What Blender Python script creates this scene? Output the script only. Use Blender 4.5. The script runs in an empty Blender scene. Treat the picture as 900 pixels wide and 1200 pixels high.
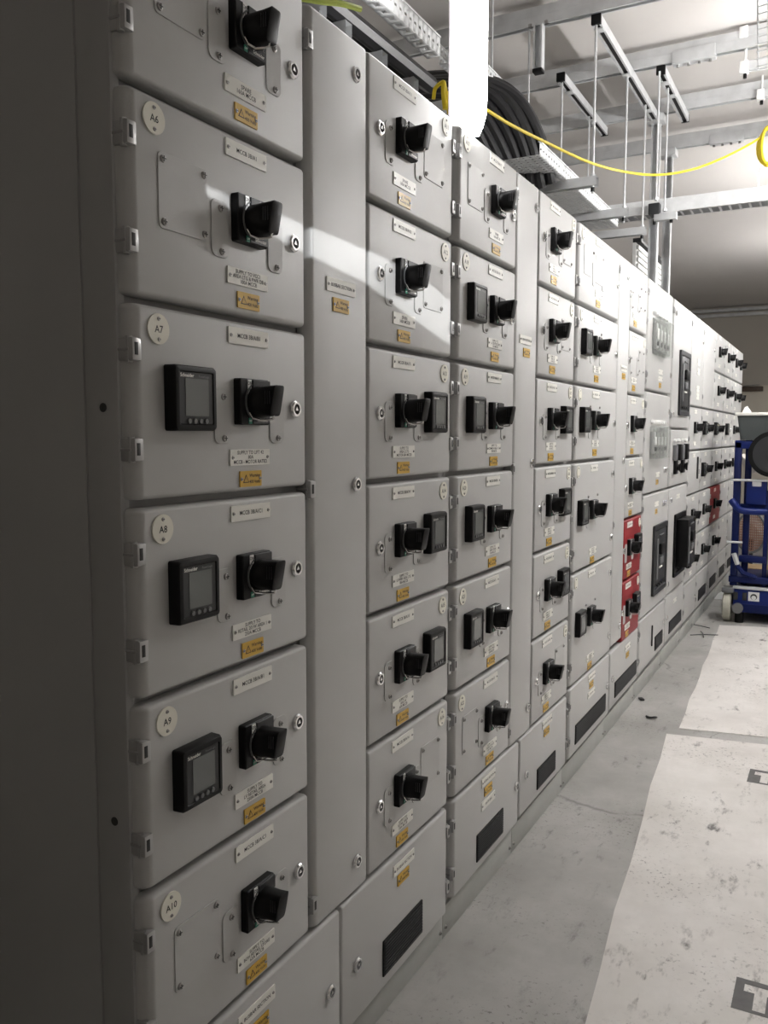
import bpy, bmesh, math, random
from mathutils import Vector, Matrix
random.seed(7)
PI = math.pi
scene = bpy.context.scene
COL = scene.collection

# ------------------------------------------------------------------ camera
F = 1000.0
YAW, PIT, ROL, CH = 0.49338682, 0.08987811, 0.00148182, 1.54828433
fw = Vector((-math.sin(YAW)*math.cos(PIT), math.cos(YAW)*math.cos(PIT), -math.sin(PIT)))
_r = Vector((math.cos(YAW), math.sin(YAW), 0)); _u = _r.cross(fw)
rt = _r*math.cos(ROL) + _u*math.sin(ROL)
up = -_r*math.sin(ROL) + _u*math.cos(ROL)
CP = Vector((1.0, 0.0, CH))
cd = bpy.data.cameras.new('camera'); cam = bpy.data.objects.new('camera', cd); COL.objects.link(cam)
M3 = Matrix((rt, up, -fw)).transposed()
cam.matrix_world = Matrix.Translation(CP) @ M3.to_4x4()
cd.sensor_fit = 'VERTICAL'; cd.sensor_height = 36.0; cd.lens = 36.0*F/1200.0
cd.clip_start = 0.01; cd.clip_end = 100
scene.camera = cam

def _ray(u, v): return fw*F + rt*(u-450) + up*(600-v)
def bd(u, v, x=0.0):                     # measured point on the board plane -> (y, z)
    d = _ray(u, v); t = (x-CP.x)/d.x; q = CP + d*t; return q.y, q.z
def az(u, v, z):                         # measured point at height z -> (x, y)
    d = _ray(u, v); t = (z-CP.z)/d.z; q = CP + d*t; return q.x, q.y
def ay(u, v, y):                         # measured point on a cross plane -> (x, z)
    d = _ray(u, v); t = (y-CP.y)/d.y; q = CP + d*t; return q.x, q.z

# ------------------------------------------------------------------ materials
def mat(name, col, rough=0.5, metal=0.0, emit=None, es=0.0, noise=0.0, nscale=30.0, bump=0.0, bscale=400.0, coat=0.0, spec=0.5):
    m = bpy.data.materials.new(name); m.use_nodes = True
    nt = m.node_tree; b = nt.nodes['Principled BSDF']
    b.inputs['Base Color'].default_value = (*col, 1); b.inputs['Roughness'].default_value = rough
    b.inputs['Metallic'].default_value = metal; b.inputs['Coat Weight'].default_value = coat
    b.inputs['Specular IOR Level'].default_value = spec
    if emit: b.inputs['Emission Color'].default_value = (*emit, 1); b.inputs['Emission Strength'].default_value = es
    if noise or bump:
        tc = nt.nodes.new('ShaderNodeTexCoord')
    if noise:
        n = nt.nodes.new('ShaderNodeTexNoise'); n.inputs['Scale'].default_value = nscale; n.inputs['Detail'].default_value = 5
        nt.links.new(tc.outputs['Object'], n.inputs['Vector'])
        r = nt.nodes.new('ShaderNodeMapRange'); r.inputs[1].default_value = .3; r.inputs[2].default_value = .7
        r.inputs[3].default_value = 1-noise; r.inputs[4].default_value = 1+noise
        nt.links.new(n.outputs['Fac'], r.inputs[0])
        mx = nt.nodes.new('ShaderNodeVectorMath'); mx.operation = 'SCALE'; mx.inputs[0].default_value = col
        nt.links.new(r.outputs[0], mx.inputs['Scale']); nt.links.new(mx.outputs[0], b.inputs['Base Color'])
    if bump:
        n2 = nt.nodes.new('ShaderNodeTexNoise'); n2.inputs['Scale'].default_value = bscale
        nt.links.new(tc.outputs['Object'], n2.inputs['Vector'])
        bp = nt.nodes.new('ShaderNodeBump'); bp.inputs['Strength'].default_value = bump; bp.inputs['Distance'].default_value = 0.0006
        nt.links.new(n2.outputs['Fac'], bp.inputs['Height']); nt.links.new(bp.outputs[0], b.inputs['Normal'])
    return m
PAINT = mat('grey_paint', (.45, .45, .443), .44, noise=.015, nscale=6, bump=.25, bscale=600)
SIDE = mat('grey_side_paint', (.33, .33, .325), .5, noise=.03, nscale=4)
PLINTH = mat('plinth_paint', (.40, .41, .39), .5, noise=.06, nscale=9)
DARKGAP = mat('gap_metal', (.30, .30, .295), .6)
RED = mat('red_paint', (.24, .008, .012), .45, spec=.35)
BLACK = mat('black_plastic', (.003, .003, .0034), .45, spec=.22)
BLACK2 = mat('black_gloss', (.018, .018, .02), .3)
DGREY = mat('dark_grey_plastic', (.022, .023, .025), .45, spec=.35)
MGREY = mat('mid_grey_plastic', (.13, .134, .138), .45)
SCREEN = mat('meter_screen', (.12, .128, .126), .16)
CHROME = mat('chrome', (.72, .72, .72), .22, metal=1)
STEEL = mat('screw_steel', (.38, .37, .36), .35, metal=1)
GALV = mat('galvanised_steel', (.60, .61, .62), .45, metal=.35, noise=.10, nscale=14)
TRAYM = mat('tray_steel', (.72, .73, .74), .5, metal=.12, noise=.08, nscale=20)
WHITEP = mat('white_plate', (.76, .75, .70), .4)
IVORY = mat('ivory_disc', (.74, .72, .63), .4)
WHITE = mat('white_plastic', (.85, .85, .84), .4)
YELP = mat('yellow_plate', (.60, .36, .035), .4)
INK = mat('ink', (.02, .02, .02), .6)
GREEN = mat('green_label', (.02, .22, .14), .5)
YEL = mat('yellow_cable', (.78, .60, .02), .45)
YGREEN = mat('earth_cable', (.45, .55, .05), .45)
RUBBER = mat('black_cable', (.016, .016, .018), .38)
LAMPM = mat('lamp_diffuser', (.9, .9, .9), .4, emit=(1, .985, .97), es=7)
TUBE = mat('tube_light', (.9, .9, .9), .4, emit=(1, .985, .968), es=46)
HINGEM = mat('hinge_zinc', (.40, .40, .40), .4, metal=.6)
LAMPB = mat('lamp_body', (.36, .34, .36), .5)
BLUE = mat('blue_paint', (.003, .014, .125), .40, spec=.3, noise=.06, nscale=12)
BLUED = mat('deep_blue_paint', (.002, .008, .07), .42, spec=.25)
GREYTUB = mat('grey_tub', (.04, .047, .047), .55)
TYRE = mat('grey_tyre', (.42, .41, .35), .6)
CARD = mat('cardboard', (.36, .25, .13), .8)
PINK = mat('red_mesh', (.36, .20, .15), .7)
STICK = mat('sticker_white', (.72, .72, .72), .5)
CREAM = mat('cream_wall', (.60, .57, .535), .8, noise=.03, nscale=2)
CEIL = mat('cream_ceiling', (.60, .575, .555), .75, noise=.025, nscale=1.5)
DOORW = mat('cream_door', (.66, .62, .54), .6)
WALLD = mat('bulkhead_wall', (.46, .43, .385), .8, noise=.03, nscale=2)
BRONZE = mat('door_closer_bronze', (.06, .035, .02), .5)
DUCT = mat('duct_grey', (.16, .165, .165), .55)

def clear_mat():
    m = bpy.data.materials.new('clear_plastic'); m.use_nodes = True; nt = m.node_tree
    for n in list(nt.nodes): nt.nodes.remove(n)
    o = nt.nodes.new('ShaderNodeOutputMaterial'); t = nt.nodes.new('ShaderNodeBsdfTransparent'); g = nt.nodes.new('ShaderNodeBsdfPrincipled')
    t.inputs[0].default_value = (.93, .94, .93, 1); g.inputs['Base Color'].default_value = (.6, .61, .6, 1); g.inputs['Roughness'].default_value = .15
    mx = nt.nodes.new('ShaderNodeMixShader'); mx.inputs[0].default_value = .22
    nt.links.new(t.outputs[0], mx.inputs[1]); nt.links.new(g.outputs[0], mx.inputs[2]); nt.links.new(mx.outputs[0], o.inputs[0])
    return m
CLEAR = clear_mat()

def dirt_mat(name, base, blot, dirt, rough, s1, streak, crack=.6):
    """painted / printed floor surface with blotches, fine dirt specks and scuffs of their own shape"""
    m = bpy.data.materials.new(name); m.use_nodes = True; nt = m.node_tree; L = nt.links
    b = nt.nodes['Principled BSDF']; b.inputs['Roughness'].default_value = rough
    tc = nt.nodes.new('ShaderNodeTexCoord')
    def noise(sc, det, scale3=(1, 1, 1), ro=.6, loc=(0, 0, 0)):
        mp = nt.nodes.new('ShaderNodeMapping'); mp.inputs['Scale'].default_value = scale3; mp.inputs['Location'].default_value = loc
        L.new(tc.outputs['Object'], mp.inputs['Vector'])
        n = nt.nodes.new('ShaderNodeTexNoise'); n.inputs['Scale'].default_value = sc; n.inputs['Detail'].default_value = det; n.inputs['Roughness'].default_value = ro
        L.new(mp.outputs[0], n.inputs['Vector']); return n.outputs['Fac']
    def ramp(f, a, c):
        r = nt.nodes.new('ShaderNodeMapRange'); r.inputs[1].default_value = a; r.inputs[2].default_value = c; L.new(f, r.inputs[0]); return r.outputs[0]
    def mul(a, c):
        k = nt.nodes.new('ShaderNodeMath'); k.operation = 'MULTIPLY'
        L.new(a, k.inputs[0])
        if isinstance(c, float): k.inputs[1].default_value = c
        else: L.new(c, k.inputs[1])
        return k.outputs[0]
    def mix(f, ca, cb):
        x = nt.nodes.new('ShaderNodeMix'); x.data_type = 'RGBA'; L.new(f, x.inputs[0])
        for s, c in ((6, ca), (7, cb)):
            if isinstance(c, tuple): x.inputs[s].default_value = (*c, 1)
            else: L.new(c, x.inputs[s])
        return x.outputs[2]
    c = mix(ramp(noise(s1, 6), .38, .66), base, blot)
    # fine specks only inside blotchy zones
    sp = mul(ramp(noise(60, 3, ro=.7), .58, .68), ramp(noise(2.2, 4, loc=(3, 1, 0)), .46, .62))
    c = mix(mul(sp, .75), c, dirt)
    # scuffs: elongated along y, broken up
    sc = mul(ramp(noise(5.0, 5, (2.6, .9, 1), .65, (7, 2, 0)), .555, .65), ramp(noise(1.6, 3, loc=(1, 9, 0)), .42, .58))
    sc = mul(sc, ramp(noise(26, 4, (1, .5, 1), .7), .42, .62))
    c = mix(mul(sc, streak), c, dirt)
    g2 = noise(s1*5, 6, (1.5, .7, 1), .65, (4, 4, 0))
    c = mix(mul(ramp(g2, .50, .72), .35), c, blot)
    g3 = noise(s1*2.4, 5, (1, 1, 1), .6, (8, 3, 0)); c = mix(mul(ramp(g3, .56, .72), .30), c, tuple(min(1, k*1.22) for k in base))
    # hairline cracks / drag marks
    vz = nt.nodes.new('ShaderNodeTexVoronoi'); vz.feature = 'DISTANCE_TO_EDGE'; vz.inputs['Scale'].default_value = .9
    mpv = nt.nodes.new('ShaderNodeMapping'); mpv.inputs['Scale'].default_value = (1.6, .55, 1); nzv = nt.nodes.new('ShaderNodeTexNoise'); nzv.inputs['Scale'].default_value = 4; nzv.inputs['Detail'].default_value = 4
    av = nt.nodes.new('ShaderNodeMixRGB'); av.blend_type = 'ADD'; av.inputs[0].default_value = .22
    L.new(tc.outputs['Object'], nzv.inputs['Vector']); L.new(tc.outputs['Object'], av.inputs[1]); L.new(nzv.outputs['Color'], av.inputs[2]); L.new(av.outputs[0], mpv.inputs['Vector']); L.new(mpv.outputs[0], vz.inputs['Vector'])
    ck = nt.nodes.new('ShaderNodeMapRange'); ck.inputs[1].default_value = .0; ck.inputs[2].default_value = .010; ck.inputs[3].default_value = 1; ck.inputs[4].default_value = 0
    L.new(vz.outputs['Distance'], ck.inputs[0])
    c = mix(mul(mul(ck.outputs[0], ramp(noise(3, 4, loc=(5, 5, 0)), .47, .60)), crack), c, dirt)
    L.new(c, b.inputs['Base Color'])
    bp = nt.nodes.new('ShaderNodeBump'); bp.inputs['Strength'].default_value = .25; bp.inputs['Distance'].default_value = .002
    L.new(noise(30, 5), bp.inputs['Height']); L.new(bp.outputs[0], b.inputs['Normal'])
    return m
FLOORM = dirt_mat('painted_concrete', (.43, .42, .405), (.30, .293, .275), (.09, .085, .078), .55, 1.7, .85)
SHEETM = dirt_mat('protection_sheet', (.74, .715, .69), (.60, .575, .545), (.11, .10, .095), .6, 2.2, .9, 0.0)
RELAY = mat('relay_grey', (.34, .345, .34), .5)
SHEETPRINT = mat('sheet_print', (.095, .09, .088), .6, noise=.15, nscale=40)

# ------------------------------------------------------------------ mesh builder
_fontcache = {}
def text_geo(s, size):
    k = (s, round(size, 5))
    if k in _fontcache: return _fontcache[k]
    cu = bpy.data.curves.new('t', 'FONT'); cu.body = s; cu.size = size; cu.align_x = 'CENTER'; cu.align_y = 'CENTER'; cu.resolution_u = 2; cu.offset = .012*size
    o = bpy.data.objects.new('t', cu); COL.objects.link(o)
    dg = bpy.context.evaluated_depsgraph_get(); me = o.evaluated_get(dg).to_mesh()
    g = ([tuple(v.co) for v in me.vertices], [tuple(p.vertices) for p in me.polygons])
    o.evaluated_get(dg).to_mesh_clear(); bpy.data.objects.remove(o); bpy.data.curves.remove(cu)
    _fontcache[k] = g; return g

class MB:
    def __init__(s): s.v = []; s.f = []; s.m = []; s.mats = []
    def mi(s, m):
        if m not in s.mats: s.mats.append(m)
        return s.mats.index(m)
    def add(s, vs, fs, m):
        o = len(s.v); s.v += [tuple(v) for v in vs]; k = s.mi(m)
        for f in fs: s.f.append(tuple(i+o for i in f)); s.m.append(k)
        return s
    def box(s, x0, x1, y0, y1, z0, z1, m):
        vs = [(x, y, z) for x in (x0, x1) for y in (y0, y1) for z in (z0, z1)]
        return s.add(vs, [(0, 1, 3, 2), (4, 6, 7, 5), (0, 4, 5, 1), (2, 3, 7, 6), (0, 2, 6, 4), (1, 5, 7, 3)], m)
    def bbox(s, x0, x1, y0, y1, z0, z1, m, b=.003):         # box with chamfered edges
        bm = bmesh.new(); bmesh.ops.create_cube(bm, size=1)
        for v in bm.verts: v.co = ((x0+x1)/2+v.co.x*(x1-x0), (y0+y1)/2+v.co.y*(y1-y0), (z0+z1)/2+v.co.z*(z1-z0))
        bmesh.ops.bevel(bm, geom=bm.edges[:], offset=b, segments=2, affect='EDGES', profile=.5)
        bm.verts.ensure_lookup_table(); vs = [v.co[:] for v in bm.verts]; fs = [[v.index for v in f.verts] for f in bm.faces]
        bm.free(); return s.add(vs, fs, m)
    def loft(s, rings, m, cap0=True, cap1=True):
        n = len(rings[0]); vs = [p for r in rings for p in r]; fs = []
        for i in range(len(rings)-1):
            for j in range(n):
                a = i*n+j; b = i*n+(j+1) % n; fs.append((a, b, b+n, a+n))
        if cap0: fs.append(tuple(range(n))[::-1])
        if cap1: fs.append(tuple(range((len(rings)-1)*n, len(rings)*n)))
        return s.add(vs, fs, m)
    def plate(s, y0, y1, z0, z1, x0, x1, m, r=.004, ins=.0, n=4, steps=None):   # rounded plate facing +x
        rings = []
        for x, k in (steps or ((x0, 0), (x1-ins, 0), (x1, ins))):
            rings.append([(x, y, z) for y, z in rr(y0+k, y1-k, z0+k, z1-k, max(r-k, .0005), n)])
        return s.loft(rings, m)
    def cyl(s, p0, p1, r0, m, r1=None, n=12, caps=True):
        r1 = r0 if r1 is None else r1
        p0 = Vector(p0); p1 = Vector(p1); d = (p1-p0).normalized()
        a = d.orthogonal().normalized(); b = d.cross(a)
        ring = lambda p, r: [tuple(p+a*math.cos(2*PI*i/n)*r+b*math.sin(2*PI*i/n)*r) for i in range(n)]
        return s.loft([ring(p0, r0), ring(p1, r1)], m, caps, caps)
    def tube(s, pts, r, m, n=8):
        pts = [Vector(p) for p in pts]; rings = []; ref = None
        for i, p in enumerate(pts):
            d = (pts[min(i+1, len(pts)-1)]-pts[max(i-1, 0)]).normalized()
            a = d.orthogonal().normalized() if ref is None else (ref-d*ref.dot(d)).normalized()
            ref = a; b = d.cross(a)
            rings.append([tuple(p+a*math.cos(2*PI*k/n)*r+b*math.sin(2*PI*k/n)*r) for k in range(n)])
        return s.loft(rings, m)
    def text(s, t, size, y, z, x, m):
        vs, fs = text_geo(t, size)
        return s.add([(x, y+a, z+b) for a, b, _ in vs], fs, m)
    def poly(s, pts, m): return s.add(pts, [tuple(range(len(pts)))], m)
    def mesh(s, name, smooth=True, ang=35):
        me = bpy.data.meshes.new(name); me.from_pydata(s.v, [], s.f)
        for m in s.mats: me.materials.append(m)
        me.polygons.foreach_set('material_index', s.m)
        bm = bmesh.new(); bm.from_mesh(me); bmesh.ops.recalc_face_normals(bm, faces=bm.faces[:]); bm.to_mesh(me); bm.free()
        if smooth:
            me.polygons.foreach_set('use_smooth', [True]*len(me.polygons)); me.set_sharp_from_angle(angle=math.radians(ang))
        me.update(); return me
    def build(s, name, parent=None, loc=(0, 0, 0), **k): return inst(s.mesh(name), name, parent, loc, **k)

def rr(y0, y1, z0, z1, r, n=4):
    out = []
    for cy, cz, a0 in ((y1-r, z1-r, 0), (y0+r, z1-r, PI/2), (y0+r, z0+r, PI), (y1-r, z0+r, 1.5*PI)):
        for i in range(n+1):
            a = a0+PI/2*i/n; out.append((cy+r*math.cos(a), cz+r*math.sin(a)))
    return out
def spline(pts, k=8):
    P = [Vector(p) for p in pts]; P = [P[0]*2-P[1]]+P+[P[-1]*2-P[-2]]; out = []
    for i in range(1, len(P)-2):
        for j in range(k):
            t = j/k; a, b, c, d = P[i-1:i+3]
            out.append(.5*((2*b)+(c-a)*t+(2*a-5*b+4*c-d)*t*t+(3*b-a-3*c+d)*t**3))
    out.append(P[-2]); return out
def inst(me, name, parent=None, loc=(0, 0, 0), label=None, kind=None, cat=None, group=None, rot=None):
    o = bpy.data.objects.new(name, me); COL.objects.link(o); o.parent = parent; o.location = loc
    if rot: o.rotation_euler = rot
    if label: o['label'] = label
    if kind: o['kind'] = kind
    if cat: o['category'] = cat
    if group: o['group'] = group
    return o
def thing(name, loc, label, cat, group=None):
    return inst(None, name, None, loc, label=label, cat=cat, group=group)
def struct(name, mb): return mb.build(name, kind='structure')

# ------------------------------------------------------------------ room shell
XW0, XW1, YW0, YW1, ZC = -1.45, 3.3, -2.6, 14.05, 3.49
ZH = 3.38                                # underside of the ceiling channels
struct('floor', MB().box(XW0-.1, XW1+.1, YW0-.1, YW1+.1, -.12, 0, FLOORM))
struct('ceiling', MB().box(XW0-.1, XW1+.1, YW0-.1, YW1+.1, ZC, ZC+.1, CEIL))
struct('wall_left', MB().box(XW0-.1, XW0, YW0, YW1, 0, ZC, CREAM))
struct('wall_right', MB().box(XW1, XW1+.1, YW0, YW1, 0, ZC, CREAM))
struct('wall_back', MB().box(XW0-.1, XW1+.1, YW0-.1, YW0, 0, ZC, CREAM))
wf = MB(); wf.box(XW0-.1, -.95, YW1, YW1+.12, 0, ZC, WALLD); wf.box(1.45, XW1+.1, YW1, YW1+.12, 0, ZC, WALLD); wf.box(-.95, 1.45, YW1, YW1+.12, 2.285, ZC, WALLD)
struct('wall_far', wf)
for i, (a, b) in enumerate(((-.95, .25), (.25, 1.45))):
    dr = MB(); dr.bbox(YW1+.02, YW1+.07, a+.012, b-.012, .008, 2.275, DOORW, .003)
    # MB axes: build directly in world, door thin along y
    dr.v = [(y, x, z) for x, y, z in dr.v]
    o = struct('door_%d' % (i+1), dr)
struct('trim_1', MB().box(-.97, 1.47, YW1-.012, YW1, 2.27, 2.30, DOORW))
# door closer on the far door
cl = thing('door_closer', (ay(880, 456, YW1)[0], YW1, ay(880, 456, YW1)[1]), 'dark bronze door closer bar high on the far cream door', 'door closer')
inst(MB().bbox(-.17, .17, -.075, .02, -.035, .035, BRONZE, .008).mesh('closer_body'), 'closer_body', cl)
inst(MB().tube([(-.1, -.04, .04), (-.02, -.07, .055), (.12, -.04, .06)], .008, STEEL, 6).mesh('arm'), 'arm', cl)

# ------------------------------------------------------------------ shared switchgear meshes
def screw_mesh():
    m = MB(); m.cyl((0, 0, 0), (.0025, 0, 0), .0066, STEEL, r1=.0058, n=12); m.cyl((.0025, 0, 0), (.0042, 0, 0), .0058, STEEL, r1=.003, n=12)
    m.box(.0038, .0046, -.0042, .0042, -.0008, .0008, INK); m.box(.0038, .0046, -.0008, .0008, -.0042, .0042, INK); return m.mesh('screw')
ME_SCREW = screw_mesh()
def rscrew(mb, y, z, x): mb.cyl((x, y, z), (x+.0016, y, z), .0036, STEEL, r1=.0028, n=8); mb.box(x+.0014, x+.0019, y-.0026, y+.0026, z-.0005, z+.0005, INK)
def lock_mesh():
    m = MB(); n = 20
    ring = lambda x, r: [(x, r*math.cos(2*PI*i/n), r*math.sin(2*PI*i/n)) for i in range(n)]
    m.loft([ring(0, .0175), ring(.004, .0175), ring(.0075, .0145), ring(.0075, .0105), ring(.002, .0098)], CHROME, True, False)
    m.loft([ring(.0015, .0100), ring(.003, .0098)], BLACK2)
    tri = [(.006*math.cos(a), .006*math.sin(a)) for a in (PI/2, PI/2+2*PI/3, PI/2+4*PI/3)]
    m.loft([[(.003, a, b) for a, b in tri], [(.0072, a, b) for a, b in tri]], CHROME)
    return m.mesh('cam_lock')
ME_LOCK = lock_mesh()
def hinge_mesh(sgn):
    m = MB()
    def bx(x0, x1, a, b, z0, z1, mt, bev=.002):
        y0, y1 = (a, b) if sgn > 0 else (-b, -a)
        m.bbox(x0, x1, y0, y1, z0, z1, mt, bev)
    bx(-.032, .0020, -.0170, .0000, -.019, .019, HINGEM, .0025); bx(-.006, .0040, -.0165, .0035, -.018, .018, HINGEM, .002)
    bx(.0034, .0047, -.0120, -.0045, -.009, .011, INK, .0005); bx(-.0335, -.004, -.0185, -.0100, -.0022, .0022, DARKGAP, .0005)
    m.cyl((-.008, -.0125*sgn, -.021), (-.008, -.0125*sgn, .021), .0055, HINGEM, n=10)
    return m.mesh('hinge')
ME_HINGE = {1: hinge_mesh(1), -1: hinge_mesh(-1)}
def base_mesh():                                        # rotary handle escutcheon, origin = left middle on the door
    m = MB(); m.plate(0, .090, -.043, .043, 0, .016, BLACK, r=.004, ins=.002)
    m.plate(.034, .088, .014, .041, .0155, .020, DGREY, r=.002, ins=.001); m.plate(.034, .088, -.041, -.022, .0155, .0185, DGREY, r=.002, ins=.001)
    m.plate(.021, .0325, .012, .041, .0155, .0172, WHITE, r=.001); m.text('ON', .009, .0268, .034, .0175, INK); m.text('I', .012, .0268, .022, .0175, INK)
    m.plate(.023, .033, -.041, -.030, .0155, .0172, GREEN, r=.001); m.text('OFF', .005, .028, -.0355, .0175, WHITE)
    m.text('Schneider', .0085, .064, -.034, .0188, WHITEP)
    n = 28; c = (.050, 0)
    ring = lambda x, r: [(x, c[0]+r*math.cos(2*PI*i/n), c[1]+r*math.sin(2*PI*i/n)) for i in range(n)]
    m.loft([ring(.0155, .0375), ring(.0185, .0370), ring(.0185, .0345), ring(.016, .0340)], MGREY, False, False)
    return m.mesh('rotary_switch')
ME_BASE = base_mesh()
def knob_mesh():                                        # origin = base centre on the door
    m = MB(); n = 32
    def sq(x, hy, hz, p, cz=0, cy=0, sl=0):
        out = []
        for i in range(n):
            a = 2*PI*i/n; c, s = math.cos(a), math.sin(a)
            y = math.copysign(abs(c)**(2/p), c)*hy; z = math.copysign(abs(s)**(2/p), s)*hz
            out.append((x+sl*z, cy+y, cz+z))
        return out
    m.loft([sq(.016, .033, .030, 2), sq(.025, .033, .030, 2), sq(.030, .0305, .0295, 2.2), sq(.038, .024, .0288, 2.8, .0012),
            sq(.047, .0185, .0285, 4, .0015, 0, .05), sq(.057, .0165, .0285, 6, .0018, 0, .15), sq(.0625, .0165, .0285, 7, .002, 0, .20), sq(.0635, .0150, .0268, 7, .002, 0, .20)], BLACK)
    for k in range(3): m.box(.047+k*.005, .0485+k*.005, -.0185, -.0155, -.004, .020, BLACK2)
    return m.mesh('knob')
ME_KNOB = knob_mesh()
def hasp_mesh():
    m = MB(); m.tube([(.020, -.030, -.020), (.024, -.026, -.030), (.030, -.010, -.0335), (.046, -.004, -.0335), (.054, -.002, -.032), (.056, -.002, -.024)], .0022, CHROME, 6)
    return m.mesh('padlock_hasp')
ME_HASP = hasp_mesh()
def bezel_mesh():
    m = MB(); rings = []
    W, H = .108, .110
    for x, k, r in ((0, 0, .004), (.019, 0, .006), (.0235, .0025, .006), (.0245, .006, .005)): rings.append([(x, y, z) for y, z in rr(k, W-k, -H/2+k, H/2-k, r, 4)])
    for x, k, r in ((.0245, .010, .003), (.0225, .0115, .003)): rings.append([(x, y, z) for y, z in rr(k, W-k, -H/2+k, H/2-k, r, 4)])
    m.loft(rings, BLACK); m.plate(.012, W-.012, -H/2+.012, H/2-.012, .0220, .0228, DGREY, r=.002)
    m.text('Schneider', .0085, .031, .038, .0231, WHITEP); m.text('PowerLogic', .0058, .074, .0375, .0231, MGREY)
    return m.mesh('power_meter')
ME_BEZEL = bezel_mesh()
ME_SCR = MB().plate(.026, .085, -.030, .033, .0226, .0236, SCREEN, r=.001).mesh('screen')
ME_BTN = MB().cyl((.0225, 0, 0), (.0255, 0, 0), .0048, MGREY, r1=.0042, n=14).mesh('button')
def strip_mesh(h):
    m = MB(); m.plate(0, .048, -h, 0, 0, .0022, PAINT, r=.014, ins=.0006, n=6); return m.mesh('fixing_strip')
ME_STRIP = {k: strip_mesh(k) for k in (.100, .095)}
ME_COVER = MB().plate(0, .122, -.122, 0, 0, .0018, PAINT, r=.009, ins=.0006, n=5).mesh('cover_plate')
_pm = {}
def disc_mesh(t):
    if ('d', t) in _pm: return _pm['d', t]
    m = MB(); m.cyl((0, 0, 0), (.0024, 0, 0), .0252, IVORY, r1=.0250, n=28)
    if t: m.text(t, .0165, 0, -.001, .0027, INK)
    rscrew(m, 0, .0165, .0024); rscrew(m, 0, -.0170, .0024)
    _pm['d', t] = m.mesh('number_disc'); return _pm['d', t]
def plate_mesh(lines, h=.030, w=.122):
    k = ('p', lines, h)
    if k in _pm: return _pm[k]
    m = MB(); m.plate(0, w, -h/2, h/2, 0, .0024, WHITEP, r=.0012)
    n = len(lines); sz = .0112 if n < 3 else .0098
    for i, t in enumerate(lines): m.text(t, sz, w/2, ((n-1)/2-i)*(.0098 if n == 2 else .0088), .0027, INK)
    rscrew(m, .007, 0, .0024); rscrew(m, w-.007, 0, .0024)
    _pm[k] = m.mesh('name_plate'); return _pm[k]
def warn_mesh():
    m = MB(); m.plate(0, .067, -.015, .015, 0, .0024, YELP, r=.0012)
    m.loft([[(x, .018+.0105*math.cos(a), -.002+.0105*math.sin(a)) for a in (PI/2, PI/2+2*PI/3, PI/2+4*PI/3)] for x in (.0023, .0027)], INK)
    m.loft([[(x, .018+.0075*math.cos(a), -.002+.0075*math.sin(a)) for a in (PI/2, PI/2+2*PI/3, PI/2+4*PI/3)] for x in (.0026, .0029)], YELP)
    m.text('!', .008, .018, -.0015, .0031, INK); m.text('Warning', .0095, .045, .006, .0027, INK); m.text('400 Volts', .0088, .045, -.006, .0027, INK)
    rscrew(m, .005, 0, .0024); rscrew(m, .062, 0, .0024); return m.mesh('warning_plate')
ME_WARN = warn_mesh()
_doors = {}
def door_mesh(w, h, mt, hinge=0):          # hinge side has a broad rolled edge
    k = (round(w, 3), round(h, 3), mt.name, hinge)
    if k not in _doors:
        rings = []
        for x, c, e in ((-.030, 0, 0), (-.020, 0, .0010), (-.012, 0, .0035), (-.0065, .0008, .0075), (-.0025, .003, .0125), (-.0006, .0055, .017), (0, .008, .020)):
            a0, a1 = (-.014+e if hinge > 0 else c), (w+.014-e if hinge < 0 else w-c)
            rings.append([(x, y, z) for y, z in rr(a0, a1, c, h-c, max(.010-c, .002), 5)])
        _doors[k] = MB().loft(rings, mt).mesh('door')
    return _doors[k]
def vent_mesh(w, h):
    k = ('v', round(w, 3), round(h, 3))
    if k in _pm: return _pm[k]
    m = MB(); m.plate(0, w, 0, h, 0, .004, BLACK, r=.002, ins=.0015)
    n = int(h/.009)
    for i in range(n):
        z = .006+(h-.012)*(i+.5)/n; m.box(.0035, .0062, .005, w-.005, z-.0018, z+.0018, DGREY)
    _pm[k] = m.mesh('vent_grille'); return _pm[k]

ROWT = [2.427, 2.091, 1.758, 1.428, 1.098, .767, .434]
ROWB = [2.105, 1.771, 1.442, 1.112, .781, .448, .105]

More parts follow.
